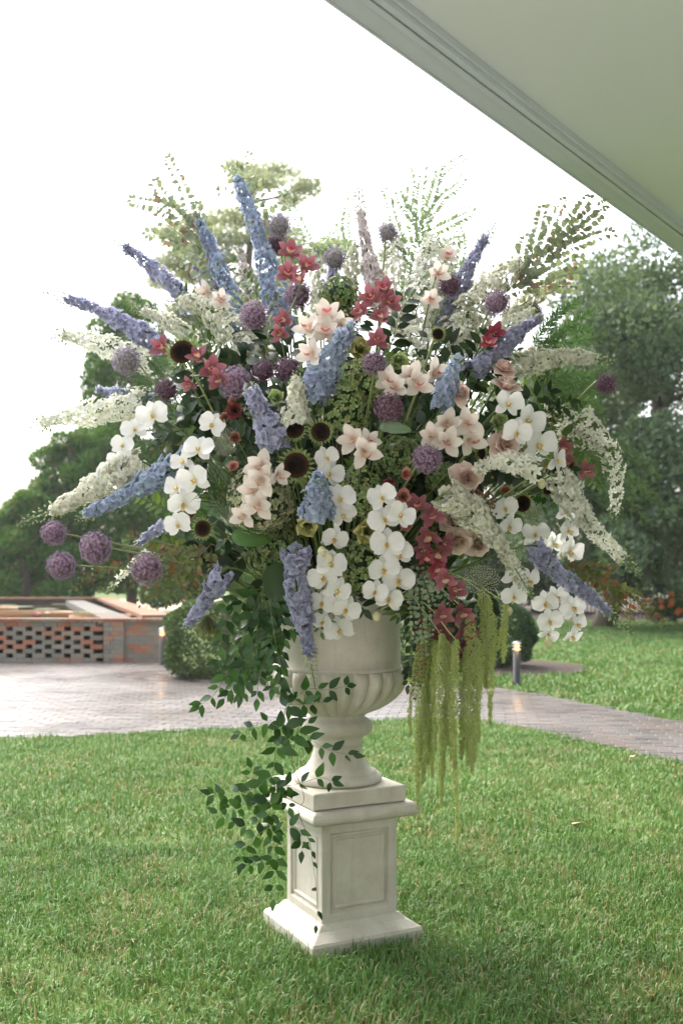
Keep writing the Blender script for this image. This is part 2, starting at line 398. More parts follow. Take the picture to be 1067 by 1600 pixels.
def brick_mat(name, stops, rough=0.8, wet=False):
    m, nt, out = nmat(name)
    oi = nt.nodes.new('ShaderNodeObjectInfo'); g = nt.nodes.new('ShaderNodeNewGeometry')
    r = mathn(nt, 'FRACT', mathn(nt, 'ADD', oi.outputs['Random'], g.outputs['Random Per Island']))
    c = ramp(nt, r, stops)
    n1 = N(nt, 'ShaderNodeTexNoise', Scale=14.0, Detail=5.0); nt.links.new(g.outputs['Position'], n1.inputs['Vector'])
    n2 = N(nt, 'ShaderNodeTexNoise', Scale=0.9, Detail=4.0); nt.links.new(g.outputs['Position'], n2.inputs['Vector'])
    c = mixc(nt, mathn(nt, 'MULTIPLY', n1.outputs[0], 0.6), c, (0.55, 0.55, 0.52), 'MULTIPLY')
    if wet:
        rr = ramp(nt, n2.outputs[0], [(0.35, (0.24,) * 3), (0.65, (0.46,) * 3)])
        finish(nt, out, c, rr, 0.0, 0.3, (n1.outputs[0], 0.25, 0.01))
    else:
        c = mixc(nt, mathn(nt, 'MULTIPLY', mathn(nt, 'SUBTRACT', n2.outputs[0], 0.45, True), 2.5, True), c, (0.24, 0.24, 0.18))
        finish(nt, out, c, rough, 0.0, 0.3, (n1.outputs[0], 0.4, 0.01))
    return m
MT['brick'] = brick_mat('brick_wall_weathered', [(0.0, (0.26, 0.24, 0.19)), (0.5, (0.33, 0.30, 0.24)), (0.68, (0.37, 0.27, 0.19)), (0.78, (0.44, 0.19, 0.11)), (0.92, (0.50, 0.21, 0.12)), (1.0, (0.38, 0.31, 0.24))])
MT['brick_orange'] = brick_mat('brick_coping_orange', [(0.0, (0.30, 0.12, 0.065)), (0.5, (0.34, 0.16, 0.095)), (1.0, (0.30, 0.24, 0.19))])
MT['paver'] = brick_mat('paver_wet_brick', [(0.0, (0.10, 0.092, 0.088)), (0.4, (0.14, 0.128, 0.12)), (0.75, (0.165, 0.135, 0.12)), (1.0, (0.135, 0.13, 0.128))], wet=True)
MT['mortar'] = plain('paver_joint_sand', (0.09, 0.085, 0.078), 0.5, c2=(0.13, 0.12, 0.11), scale=12)
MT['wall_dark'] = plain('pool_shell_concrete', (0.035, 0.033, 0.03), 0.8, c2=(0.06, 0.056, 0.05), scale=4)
MT['coping'] = plain('coping_stone_grey', (0.10, 0.095, 0.085), 0.8, c2=(0.15, 0.14, 0.125), scale=5, bump=0.2)

# ================================================================== THE SETTING
# ground
def poly_obj(name, pts, z, mat, label=None):
    b = B(); b.add([(p[0], p[1], z) for p in pts], [tuple(range(len(pts)))])
    o = put(name, b.mesh(name, mat, False)); tag(o, label, None, None, 'structure'); return o

def lawn_mat():
    m, nt, out = nmat('lawn_soil_green')
    g = nt.nodes.new('ShaderNodeNewGeometry')
    n1 = N(nt, 'ShaderNodeTexNoise', Scale=0.8, Detail=6.0); nt.links.new(g.outputs['Position'], n1.inputs['Vector'])
    n2 = N(nt, 'ShaderNodeTexNoise', Scale=28.0, Detail=6.0, Roughness=0.7); nt.links.new(g.outputs['Position'], n2.inputs['Vector'])
    c = ramp(nt, n1.outputs[0], [(0.3, (0.075, 0.13, 0.028)), (0.6, (0.11, 0.17, 0.04)), (0.8, (0.15, 0.17, 0.06))])
    c = mixc(nt, n2.outputs[0], c, (0.30, 0.27, 0.2), 'MULTIPLY')
    c2 = mixc(nt, 0.55, c, (0.09, 0.14, 0.03))
    finish(nt, out, c2, 0.9, 0.0, 0.2, (n2.outputs[0], 0.6, 0.03)); return m
poly_obj('ground', [(-400, -60), (400, -60), (400, 700), (-400, 700)], 0.0, lawn_mat(), 'flat green lawn reaching back under the trees')

# paved patio and path
PAVE = [GP(-260, 1160), GP(0, 1155), GP(120, 1151), GP(250, 1144), GP(400, 1138), GP(590, 1127), GP(680, 1124), GP(770, 1130), GP(860, 1147), GP(960, 1168), GP(1067, 1194), GP(1300, 1262),
        GP(1300, 1190), GP(1067, 1130), GP(960, 1109), GP(860, 1089), GP(770, 1074), GP(640, 1070), GP(430, 1062), GP(270, 1050), GP(262, 1034.5), GP(-260, 1034.5)]
PP = np.array([(p.x, p.y) for p in PAVE])
def inside(P, poly):
    x, y = P[:, 0], P[:, 1]; r = np.zeros(len(P), bool); n = len(poly); j = n - 1
    for i in range(n):
        xi, yi = poly[i]; xj, yj = poly[j]
        k = ((yi > y) != (yj > y)) & (x < (xj - xi) * (y - yi) / (yj - yi + 1e-12) + xi)
        r ^= k; j = i
    return r
pav = poly_obj('patio', PAVE, 0.004, MT['mortar'], 'wet reddish brick patio with a path leading right')
cent = []; ang = R(-8); ca, sa = math.cos(ang), math.sin(ang)
bl, bw, gap = 0.207, 0.102, 0.006
for j in range(-40, 240):
    for i in range(-90, 60):
        u = i * (bl + gap) + (0.5 * (bl + gap) if j % 2 else 0); v = j * (bw + gap)
        cent.append((u * ca - v * sa + 0.0, u * sa + v * ca + 6.0, j))
cent = np.array(cent)
cent = cent[inside(cent[:, :2], PP) & (cent[:, 0] > -9.5) & (cent[:, 0] < 6)]
inframe = np.abs(cent[:, 0] / cent[:, 1]) < 0.345
order = np.argsort(cent[:, 1] + np.where(inframe, 0, 50))
pv, pf = cbox(bl, bw, 0.012, 0.004)
bb = B(); bb.add(pv, pf); paver_me = bb.mesh('paver', MT['paver'], False)
field = B()
for q, k in enumerate(order):
    x, y, _ = cent[k]
    M = T(x, y, 0.0 + jit(0.0025)) @ RZ(ang + jit(0.012)) @ RX(jit(0.008))
    if q < 300: put('paver', paver_me, pav, M)
    else: field.add(pv, pf, None, M)
tag(put('paver_field', field.mesh('paver_field', MT['paver'], False), pav), kind='stuff')

# unseen porch floor added to bounce neutral light, ending short of the visible lawn
poly_obj('added_porch_floor', [(-5, -7), (7, -7), (7, 2.2), (-3.2, 2.2), (-5, 0.2)], 0.02, plain('added_floor_pale', (0.46, 0.44, 0.42), 0.7, c2=(0.54, 0.52, 0.50), scale=3), 'pale porch floor added unseen under the camera to bounce light')
# mulch beds and a sandy track far behind
MT['mulch'] = plain('mulch_brown', (0.028, 0.019, 0.015), 0.95, c2=(0.075, 0.052, 0.040), scale=40, bump=0.8, bs=70)
def blob(cx, cy, rx, ry, n=40, seed=0):
    r_ = random.Random(seed); return [(cx + rx * math.cos(t) * (1 + r_.uniform(-.06, .06)), cy + ry * math.sin(t) * (1 + r_.uniform(-.06, .06))) for t in [2 * math.pi * k / n for k in range(n)]]
c = GP(800, 1046); poly_obj('mulch_bed', blob(c.x - 0.25, c.y + 0.3, 1.45, 1.5, seed=1), 0.012, MT['mulch'], 'brown mulch bed round the clipped shrub by the path')
c = GP(330, 1062); poly_obj('mulch_bed', blob(c.x, c.y + 0.55, 1.35, 0.95, seed=2), 0.013, MT['mulch'], 'brown mulch bed under the clipped hedge by the patio')
poly_obj('mulch_bed', [(6.5, 30.5), (9, 29.6), (14, 29.0), (20, 29.2), (24, 70), (5.0, 70)], 0.012, MT['mulch'], 'dark mulch strip below the fence, carried on as dark ground behind it')  # mulch by the fence, carried far back as dark ground
MT['sand'] = plain('sandy_track', (0.46, 0.37, 0.26), 0.9, c2=(0.56, 0.47, 0.34), scale=1.5)
poly_obj('sand_track', [(-14, 36), (3, 36), (4, 60), (-20, 60)], 0.01, MT['sand'], 'pale sandy track far behind the urn')

# ------------------------------------------------------------------ grass
def grass_mat():
    m, nt, out = nmat('grass_blades')
    at = N(nt, 'ShaderNodeAttribute', attribute_name='pt'); sp = nt.nodes.new('ShaderNodeSeparateColor')
    nt.links.new(at.outputs['Color'], sp.inputs[0])
    c = ramp(nt, sp.outputs[1], [(0.0, (0.052, 0.145, 0.034)), (0.4, (0.098, 0.238, 0.052)), (0.75, (0.160, 0.320, 0.090)), (1.0, (0.26, 0.39, 0.17))])
    c = mixc(nt, sp.outputs[2], c, (0.40, 0.31, 0.17))
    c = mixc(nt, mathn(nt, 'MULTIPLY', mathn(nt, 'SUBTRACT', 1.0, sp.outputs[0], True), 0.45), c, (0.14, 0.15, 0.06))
    finish(nt, out, c, 0.5, 0.22, 0.3, tint=(1.0, 1.0, 0.6)); return m
MT['grass'] = grass_mat()
def vnoise(x, y, s, seed):
    """smooth value noise for patchiness"""
    r_ = np.random.default_rng(seed); g = r_.random((64, 64))
    u, v = x / s + 31.3, y / s + 17.7; i, j = np.floor(u).astype(int), np.floor(v).astype(int)
    fu, fv = u - i, v - j; fu = fu * fu * (3 - 2 * fu); fv = fv * fv * (3 - 2 * fv)
    a = lambda p, q: g[(i + p) % 64, (j + q) % 64]
    return (a(0, 0) * (1 - fu) + a(1, 0) * fu) * (1 - fv) + (a(0, 1) * (1 - fu) + a(1, 1) * fu) * fv
def grass(n, x0, x1, y0, y1, ln, wd, keep=None, fl=1.0):
    x = rng.uniform(x0, x1, n); y = rng.uniform(y0, y1, n)
    k = ~inside(np.stack([x, y], 1), PP) & (np.abs(x) < 0.36 * y + 0.9)
    if keep is not None: k &= keep(x, y)
    dens = 0.5 * vnoise(x, y, 0.35, 3) + 0.5 * vnoise(x, y, 0.10, 4)
    k &= rng.random(n) < 0.42 + 1.05 * dens
    x, y, dens = x[k], y[k], dens[k]; n = len(x)
    a = rng.uniform(0, 2 * np.pi, n); lean = np.abs(rng.normal(0.75, 0.45, n)) * fl
    L = ln * rng.uniform(0.5, 1.3, n) * (0.65 + 0.7 * dens); w = wd * rng.uniform(0.6, 1.3, n)
    dx, dy = np.cos(a), np.sin(a); px, py = -dy, dx
    P = np.zeros((n, 5, 3))
    for s in (0, 1):
        sg = 1 - 2 * s
        P[:, s, 0] = x + sg * px * w / 2; P[:, s, 1] = y + sg * py * w / 2
        m_ = 0.55
        P[:, 2 + s, 0] = x + dx * L * m_ * np.sin(lean * 0.5) + sg * px * w * 0.42
        P[:, 2 + s, 1] = y + dy * L * m_ * np.sin(lean * 0.5) + sg * py * w * 0.42
        P[:, 2 + s, 2] = L * m_ * np.cos(lean * 0.5)
    P[:, 4, 0] = x + dx * L * (0.5 * np.sin(lean * 0.5) + 0.5 * np.sin(lean * 1.4))
    P[:, 4, 1] = y + dy * L * (0.5 * np.sin(lean * 0.5) + 0.5 * np.sin(lean * 1.4))
    P[:, 4, 2] = np.maximum(0.004, L * (0.5 * np.cos(lean * 0.5) + 0.5 * np.cos(lean * 1.4)))
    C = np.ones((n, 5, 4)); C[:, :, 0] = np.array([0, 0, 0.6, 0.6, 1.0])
    tone = np.clip(0.45 * vnoise(x, y, 1.1, 5) + 0.30 * rng.random(n) + 0.42 * vnoise(x, y, 0.16, 6) - 0.08, 0, 1)
    C[:, :, 1] = tone[:, None]
    dry = np.clip((vnoise(x, y, 0.28, 7) - 0.55) * 2.2, 0, 1) * 0.5 + 0.12
    C[:, :, 2] = (rng.random(n) < dry * 0.75)[:, None] * rng.uniform(0.45, 1.0, n)[:, None]
    base = (np.arange(n) * 5)[:, None]
    F = np.concatenate([base + np.array([0, 1, 3]), base + np.array([0, 3, 2]), base + np.array([2, 3, 4])])
    return P.reshape(-1, 3), F, C.reshape(-1, 4)
ROT = R(26.9)
def off_base(x, y):
    u = (x + 0.004) * math.cos(ROT) + (y - D0) * math.sin(ROT); v = -(x + 0.004) * math.sin(ROT) + (y - D0) * math.cos(ROT)
    return (np.abs(u) > 0.232) | (np.abs(v) > 0.232)
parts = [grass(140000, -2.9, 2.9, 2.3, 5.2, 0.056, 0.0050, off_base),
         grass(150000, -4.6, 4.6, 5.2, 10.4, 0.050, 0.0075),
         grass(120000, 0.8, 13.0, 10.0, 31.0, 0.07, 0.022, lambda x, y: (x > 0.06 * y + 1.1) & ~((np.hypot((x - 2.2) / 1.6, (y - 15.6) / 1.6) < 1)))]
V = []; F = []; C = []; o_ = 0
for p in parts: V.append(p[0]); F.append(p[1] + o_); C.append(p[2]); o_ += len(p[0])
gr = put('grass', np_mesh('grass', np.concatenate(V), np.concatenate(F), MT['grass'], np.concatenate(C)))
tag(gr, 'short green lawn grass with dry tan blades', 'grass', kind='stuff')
# dead leaves lying on the lawn
lf = B(); lf.add(*petal(0.07, 0.05, 4, 4, 0.45, 0.6, 0.12, 0.2, 0.0, 0.06)); dl_me = lf.mesh('dead_leaf', plain('dead_leaf_tan', (0.50, 0.36, 0.25), 0.7, c2=(0.36, 0.22, 0.13), scale=30))
for x, y, s, lab in ((892, 1296, 1.0, 'dry tan leaf lying on the lawn right of the tassels'), (983, 1190, 0.8, 'small brown leaf on the grass beside the path edge'), (1052, 1203, 0.8, 'dark curled leaf on the grass at the right margin')):
    p = GP(x, y); o = put('fallen_leaf', dl_me, None, T(p.x, p.y, 0.035) @ RZ(random.uniform(0, 6)) @ Matrix.Scale(s, 4)); tag(o, lab, 'leaf', 'fallen leaves on the lawn')

# ------------------------------------------------------------------ pool with brick wall
pool = thing('raised_pool', 'raised brick pool with pierced lattice wall and orange coping', 'pool', (-5.0, 16.3, 0))
PL = pool.location
YW = 16.3; ch = 0.073; HW = 0.66
bb = B(); bb.add(*cbox(0.205, 0.10, 0.070, 0.003)); brick_me = bb.mesh('brick', MT['brick'], False)
bb = B(); bb.add(*cbox(0.30, 0.095, 0.06, 0.005), M=RZ(math.pi / 2)); hdr_me = bb.mesh('coping_brick', MT['brick_orange'], False)
def brick(x, z, y=YW, rz=0.0, me=brick_me, name='brick', sx=1.0):
    return put(name, me, pool, T(x - PL.x, y - PL.y + jit(0.003), z) @ RZ(rz) @ Matrix.Diagonal((sx, 1, 1, 1)))
XL, XP0, XP1, XR = -7.3, -3.87, -3.54, -2.86
for cidx in range(9):
    z = cidx * ch
    if cidx in (0,) or cidx >= 8:
        x = XL + (0.1 if cidx % 2 else 0)
        while x < XP0 - 0.1: brick(x, z); x += 0.213
    else:
        x = XL + (0.157 if cidx % 2 else 0)
        while x < XP0 - 0.05: brick(x, z); x += 0.315
    for x, sx in (((XP0 + 0.083, 0.79), (XP0 + 0.250, 0.79)) if cidx % 2 else ((XP0 + 0.055, 0.52), (XP0 + 0.223, 1.03))): brick(x, z, YW - 0.05, 0, brick_me, 'brick', sx)
    x = XP1 + (0.10 if cidx % 2 else 0.0) + 0.05
    while x < XR: brick(x, z); x += 0.213
x = XL
while x < XR + 0.05: brick(x, 9 * ch, YW + 0.06, 0, hdr_me, 'coping_brick'); x += 0.103
b = B(); box(b, XP0 + 0.01 - PL.x, XR + 0.10 - PL.x, -0.043, 0.2, 0.0, 0.655); put('mortar', b.mesh('mortar', plain('wall_mortar', (0.20, 0.19, 0.16), 0.9, c2=(0.26, 0.24, 0.20), scale=8), False), pool)
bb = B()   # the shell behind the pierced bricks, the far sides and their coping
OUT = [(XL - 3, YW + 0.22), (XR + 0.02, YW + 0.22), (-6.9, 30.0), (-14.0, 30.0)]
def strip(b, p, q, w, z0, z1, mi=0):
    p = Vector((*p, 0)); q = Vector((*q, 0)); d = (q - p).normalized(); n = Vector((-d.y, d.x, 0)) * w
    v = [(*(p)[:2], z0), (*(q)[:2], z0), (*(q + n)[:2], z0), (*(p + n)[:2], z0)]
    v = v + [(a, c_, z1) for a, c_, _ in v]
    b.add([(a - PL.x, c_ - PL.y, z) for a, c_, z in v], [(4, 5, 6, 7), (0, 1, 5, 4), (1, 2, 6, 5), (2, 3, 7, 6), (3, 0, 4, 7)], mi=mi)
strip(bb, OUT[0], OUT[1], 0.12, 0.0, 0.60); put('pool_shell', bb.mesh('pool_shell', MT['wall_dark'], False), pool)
for a, c_, nm in ((OUT[1], OUT[2], 'side_wall'), (OUT[2], OUT[3], 'far_wall')):
    b1 = B(); strip(b1, a, c_, 0.30, 0.0, 0.70); w_ = put(nm, b1.mesh(nm, MT['brick'], False), pool)
    b2 = B(); strip(b2, a, c_, 0.46, 0.702, 0.77); put('coping', b2.mesh('coping', MT['brick_orange'], False), w_)
b1 = B(); strip(b1, (OUT[1][0] - 0.75, OUT[1][1] + 0.5), (-7.5, 29.0), 0.5, 0.60, 0.70); put('inner_ledge', b1.mesh('inner_ledge', MT['coping'], False), pool)
m, nt, out = nmat('pool_water_dark')
g_ = nt.nodes.new('ShaderNodeNewGeometry'); nw_ = N(nt, 'ShaderNodeTexNoise', Scale=3.0, Detail=3.0); nt.links.new(g_.outputs['Position'], nw_.inputs['Vector'])
finish(nt, out, (0.02, 0.028, 0.02), 0.06, 0.0, 0.6, (nw_.outputs[0], 0.05, 0.05)); MT['water'] = m
b1 = B(); b1.add([(a, c_, 0.62) for a, c_ in ((XL - 3, YW + 0.345), (XR - 0.15, YW + 0.345), (-7.15, 29.95), (-14, 29.95))], [(0, 1, 2, 3)])
tag(put('pool_water', b1.mesh('pool_water', MT['water'], False)), 'dark still water of the raised lily pool', None, None, 'structure')
def pad_mesh(name, rim, mat1, mat2):
    b = B(); lathe(b, [(0.02, 0.0), (0.5, 0.0), (0.97, 0.0), (1.0, 0.004)], 28, mi=0)
    if rim: lathe(b, [(1.0, 0.002), (1.03, rim), (1.0, rim), (0.985, 0.004)], 28, mi=1)
    return b.mesh(name, [mat1, mat2])
MT['pad'] = plain('lily_pad_green', (0.12, 0.17, 0.09), 0.35, c2=(0.20, 0.25, 0.16), scale=3)
MT['pad_y'] = plain('giant_pad_olive', (0.17, 0.17, 0.06), 0.4, c2=(0.22, 0.19, 0.08), scale=2)
MT['rim_o'] = plain('giant_pad_rim_orange', (0.34, 0.14, 0.05), 0.5, c2=(0.32, 0.20, 0.08), scale=3)
MT['rim_y'] = plain('giant_pad_rim_yellow', (0.32, 0.29, 0.11), 0.5, c2=(0.34, 0.25, 0.10), scale=3)
po, py_ = pad_mesh('pad_orange', 0.12, MT['pad_y'], MT['rim_o']), pad_mesh('pad_yellow', 0.12, MT['pad_y'], MT['rim_y'])
ps = pad_mesh('pad_small', 0, MT['pad'], MT['pad'])
for x, d, r, me, lab in ((30, 18.4, 0.95, po, 'giant lily pad with orange upturned rim at the left margin'), (112, 19.3, 0.62, py_, 'giant lily pad with yellow rim nearest the blossoms'),
                         (165, 18.0, 0.62, po, 'giant lily pad with orange rim behind the brick pier'), (-60, 20.5, 1.1, po, 'orange rimmed giant lily pad beyond the left margin')):
    tag(put('giant_lily_pad', me, None, T((x - 533.5) / FPX * d, d, 0.632) @ Matrix.Scale(r, 4)), lab, 'lily pad')
sm = []
for k in range(26):
    d = random.uniform(20.5, 28.5); x = random.uniform(-20, 235); X = (x - 533.5) / FPX * d
    if X > XR - 1.2 - (d - 16.6) * 0.33: continue
    if any(math.hypot(X - a, d - c_) < 0.75 for a, c_ in sm): continue
    sm.append((X, d))
    tag(put('lily_pad', ps, None, T(X, d, 0.628) @ Matrix.Scale(random.uniform(0.25, 0.36), 4)), 'pale green lily pad floating on the pool', 'lily pad', 'lily pads floating on the pool')
for x, d, cc, lab in ((58, 17.6, (0.75, 0.32, 0.42), 'pink water lily blossom above the orange pads'), (74, 17.9, (0.80, 0.74, 0.66), 'white water lily blossom next to the pink one')):
    b = B(); m_ = plain('water_lily', cc, 0.5)
    for ring, (n_, el_) in enumerate(((8, 30), (8, 58), (5, 80))):
        for k in range(n_): b.add(*petal(0.10, 0.045, 3, 2, 0.5, 0.8, 0.1), M=RZ(2 * math.pi * (k + 0.5 * ring) / n_) @ RX(R(el_)))
    P_ = Vector(((x - 533.5) / FPX * d, d, 0.68)); tag(put('water_lily', b.mesh('water_lily', m_), None, T(*P_)), lab, 'water lily')

# ------------------------------------------------------------------ lamps
MT['black'] = plain('lamp_black_metal', (0.015, 0.016, 0.018), 0.4, c2=(0.03, 0.03, 0.032))
MT['lampcap'] = plain('lamp_cap_grey', (0.30, 0.31, 0.32), 0.35, c2=(0.38, 0.38, 0.38))
m, nt, out = nmat('lamp_glow'); e_ = nt.nodes.new('ShaderNodeEmission'); e_.inputs[0].default_value = (1.0, 0.30, 0.07, 1); e_.inputs[1].default_value = 1.1
nt.links.new(e_.outputs[0], out.inputs['Surface']); MT['glow'] = m
def bollard(x, y, h, r, label):
    p = GP(x, y); t = thing('bollard_light', label, 'lamp', p)
    b = B(); lathe(b, [(r * 1.15, 0), (r * 1.15, 0.02), (r, 0.025), (r, h * 0.78), (r * 0.9, h * 0.785)], 20); put('post', b.mesh('post', MT['black']), t)
    for k in range(2):
        b = B(); z = h * (0.80 + 0.075 * k); lathe(b, [(r * 1.0, z), (r * 1.25, z + 0.004), (r * 1.2, z + 0.014), (r * 0.6, z + 0.02)], 20); put('louvre', b.mesh('louvre', MT['lampcap']), t)
    b = B(); lathe(b, [(r * 0.62, h * 0.785), (r * 0.62, h * 0.94)], 16); put('bulb', b.mesh('bulb', MT['glow']), t)
    b = B(); lathe(b, [(0.001, h * 0.935), (r * 1.2, h * 0.94), (r * 1.25, h * 0.955), (r * 0.8, h * 0.99), (0.002, h)], 20); put('cap', b.mesh('cap', MT['lampcap']), t)
    l = bpy.data.lights.new('bollard_bulb', 'POINT'); l.energy = 0.6; l.color = (1.0, 0.6, 0.28); l.shadow_soft_size = 0.04
    lo = bpy.data.objects.new('bollard_bulb', l); col.objects.link(lo); lo.parent = t; lo.location = (0, -r * 1.6, h * 0.87)
bollard(807, 1071, 0.57, 0.048, 'lit black bollard lamp with ringed head beside the path, right of tassels')
bollard(254, 1040, 0.60, 0.048, 'lit black bollard lamp between the brick pool and the hedge')
bollard(968, 957, 0.50, 0.055, 'small far lamp glowing in the mulch under the oak')

# ------------------------------------------------------------------ shrubs and trees
def cloud(cl, n, ls, lw, up=0.35, outw=0.6, shell=0.35):
    """leaf-sized faces spread through clumps cl: (centre, (rx,ry,rz)); returns V, F"""
    cl_c = np.array([c_[0] for c_ in cl]); cl_r = np.array([c_[1] for c_ in cl])
    wts = (cl_r.prod(1)) ** (2 / 3); idx = rng.choice(len(cl), n, p=wts / wts.sum())
    d = rng.normal(size=(n, 3)); d /= np.linalg.norm(d, axis=1)[:, None]
    rad = (shell + (1 - shell) * rng.random(n)) ** 0.6
    P = cl_c[idx] + d * cl_r[idx] * rad[:, None]
    ax = d * outw + rng.normal(size=(n, 3)) * 0.6; ax[:, 2] += up; ax /= np.linalg.norm(ax, axis=1)[:, None]
    sd = np.cross(ax, rng.normal(size=(n, 3))); sd /= np.linalg.norm(sd, axis=1)[:, None]
    L = ls * rng.uniform(0.6, 1.35, n)[:, None]; w = lw * rng.uniform(0.6, 1.35, n)[:, None]
    Q = np.stack([P - ax * L / 2, P + sd * w / 2, P + ax * L / 2, P - sd * w / 2], 1)
    F = (np.arange(n) * 4)[:, None] + np.arange(4)
    return Q.reshape(-1, 3), F
def tree_leaf(name, ca, cb, cc=None, ccp=0.1, transl=0.25):
    return leaf_mat(name, ca, cb, transl, 0.55, 0.3, cc, ccp)
MT['hedge'] = tree_leaf('hedge_leaves', (0.06, 0.11, 0.04), (0.13, 0.19, 0.075))
MT['hedge_dark'] = tree_leaf('shrub_leaves_dark', (0.025, 0.06, 0.022), (0.06, 0.11, 0.04))
MT['bark'] = plain('bark_grey_brown', (0.12, 0.09, 0.07), 0.9, c2=(0.22, 0.18, 0.14), scale=6, bump=0.7, bs=20)
MT['oak'] = tree_leaf('oak_leaves', (0.095, 0.155, 0.092), (0.21, 0.28, 0.175), None, 0.1, 0.35)
MT['cedar'] = tree_leaf('cedar_leaves', (0.058, 0.155, 0.040), (0.18, 0.32, 0.09), (0.24, 0.18, 0.07), 0.08, 0.35)
MT['cypress'] = tree_leaf('cypress_leaves_hazed', (0.36, 0.41, 0.36), (0.47, 0.51, 0.45), (0.46, 0.43, 0.33), 0.10, 0.55)  # leaf colour paled to stand for haze over the far crown
MT['bare'] = tree_leaf('far_tree_leaves', (0.13, 0.14, 0.09), (0.20, 0.19, 0.13))
MT['moss'] = tree_leaf('hanging_moss', (0.20, 0.22, 0.17), (0.28, 0.29, 0.22))
def shrub(name, label, base, rx, ry, h, n, mat, power=2.5):
    t = thing(name, label, 'shrub', base)
    cl = []
    d = rng.normal(size=(n, 3)); d /= np.linalg.norm(d, axis=1)[:, None]
    k = (np.abs(d) ** power).sum(1) ** (-1 / power); rad = k * (1 - 0.22 * rng.random(n) ** 2) * (1 + 0.05 * np.sin(d[:, 0] * 9 + d[:, 2] * 7))
    P = d * rad[:, None] * np.array([rx, ry, h / 2]) + np.array([0, 0, h / 2 + 0.02])
    ax = d * 0.7 + rng.normal(size=(n, 3)) * 0.7; ax /= np.linalg.norm(ax, axis=1)[:, None]
    sd = np.cross(ax, rng.normal(size=(n, 3))); sd /= np.linalg.norm(sd, axis=1)[:, None]
    L = 0.05 * rng.uniform(0.6, 1.4, n)[:, None]; w = L * 0.55
    Q = np.stack([P - ax * L / 2, P + sd * w / 2, P + ax * L / 2, P - sd * w / 2], 1).reshape(-1, 3)
    Q[:, 2] = np.maximum(Q[:, 2], 0.01)
    tag(put('foliage', np_mesh('foliage', Q, (np.arange(n) * 4)[:, None] + np.arange(4), mat), t), kind='stuff')
    b = B(); tube(b, [(0, 0, 0), (0.02, 0, h * 0.5), (0.0, 0.03, h * 0.8)], 0.05, 0.02); put('trunk', b.mesh('trunk', MT['bark']), t)
shrub('clipped_hedge', 'clipped green hedge left of the urn beside the brick patio', GP(345, 1066) + Vector((0, 0.55, 0)), 0.80, 0.55, 1.05, 16000, MT['hedge'], 4)
shrub('round_shrub', 'dark rounded shrub behind the bollard lamp right of the urn', GP(772, 1047) + Vector((0, 0.55, 0)), 0.70, 0.6, 1.02, 15000, MT['hedge_dark'], 3)
shrub('round_shrub', 'dark clipped shrub just behind the urn', GP(610, 1058) + Vector((0, 0.6, 0)), 0.75, 0.5, 0.95, 11000, MT['hedge_dark'], 3)

def limbs(b, base, top, r, ends, o=Vector((0, 0, 0))):
    tube(b, smooth_path([base, base.lerp(top, 0.5) + Vector((jit(.3), jit(.3), 0)), top], 4), r, r * 0.45, 8)
    for e in ends:
        s = base.lerp(top, random.uniform(0.45, 0.95)); e = Vector(e)
        tube(b, smooth_path([s, s.lerp(e, 0.5) + Vector((jit(.4), jit(.4), jit(.3) + 0.2)), e], 3), r * 0.3, r * 0.08, 5)
def tree(name, label, base, top, r, cl, n, ls, lw, mat, group=None, up=0.3, outw=0.5, shell=0.3, nb=14):
    t = thing(name, label, 'tree', base, group); o = Vector(base)
    b = B(); ends = [Vector(c_[0]) - o for c_ in random.sample(cl, min(nb, len(cl)))]
    limbs(b, Vector((0, 0, -0.1)), Vector(top) - o, r, ends); put('trunk', b.mesh('trunk', MT['bark']), t)
    V, F = cloud([(tuple(Vector(c_[0]) - o), c_[1]) for c_ in cl], n, ls, lw, up, outw, shell)
    V[:, 2] = np.maximum(V[:, 2], 0.03)
    tag(put('crown', np_mesh('crown', V, F, mat), t), kind='stuff'); return t
def crown_clumps(c, rad, k, cr, zmin=0.3, squash=0.75):
    out_ = []
    while len(out_) < k:
        d = Vector((random.gauss(0, 1), random.gauss(0, 1), random.gauss(0, 1))).normalized() * random.uniform(0.35, 1.0) ** 0.45
        p = Vector((c[0] + d.x * rad[0], c[1] + d.y * rad[1], c[2] + d.z * rad[2]))
        if p.z < zmin: continue
        q = cr * random.uniform(0.6, 1.3); out_.append((tuple(p), (q, q, q * squash)))
    return out_
# big live oak on the right
dk = 27.0
cl = crown_clumps((9.2, dk, 5.6), (5.2, 3.6, 4.9), 150, 1.0, 1.3)
cl += crown_clumps((13.5, dk + 1, 4.6), (3.2, 3.2, 4.2), 60, 1.0, 1.0) + crown_clumps((6.0, dk, 3.5), (1.4, 2.2, 2.8), 34, 0.8, 0.9)
cl += crown_clumps((9.5, dk - 3.0, 2.4), (3.6, 0.9, 1.3), 26, 0.6, 1.0)
oak = tree('live_oak', 'large grey-green live oak filling the right background', (7.2, dk + 0.6, 0), (8.8, dk, 6.5), 0.32, cl, 150000, 0.17, 0.085, MT['oak'], nb=16)
V, F = cloud([((7.2 + jit(1.6) - 7.2, jit(0.6) - 1.4, 1.75 + jit(.3)), (0.14, 0.14, 0.55)) for _ in range(14)], 2600, 0.18, 0.02, -0.8, 0.0)
tag(put('hanging_moss', np_mesh('hanging_moss', V, F, MT['moss']), oak), kind='stuff')
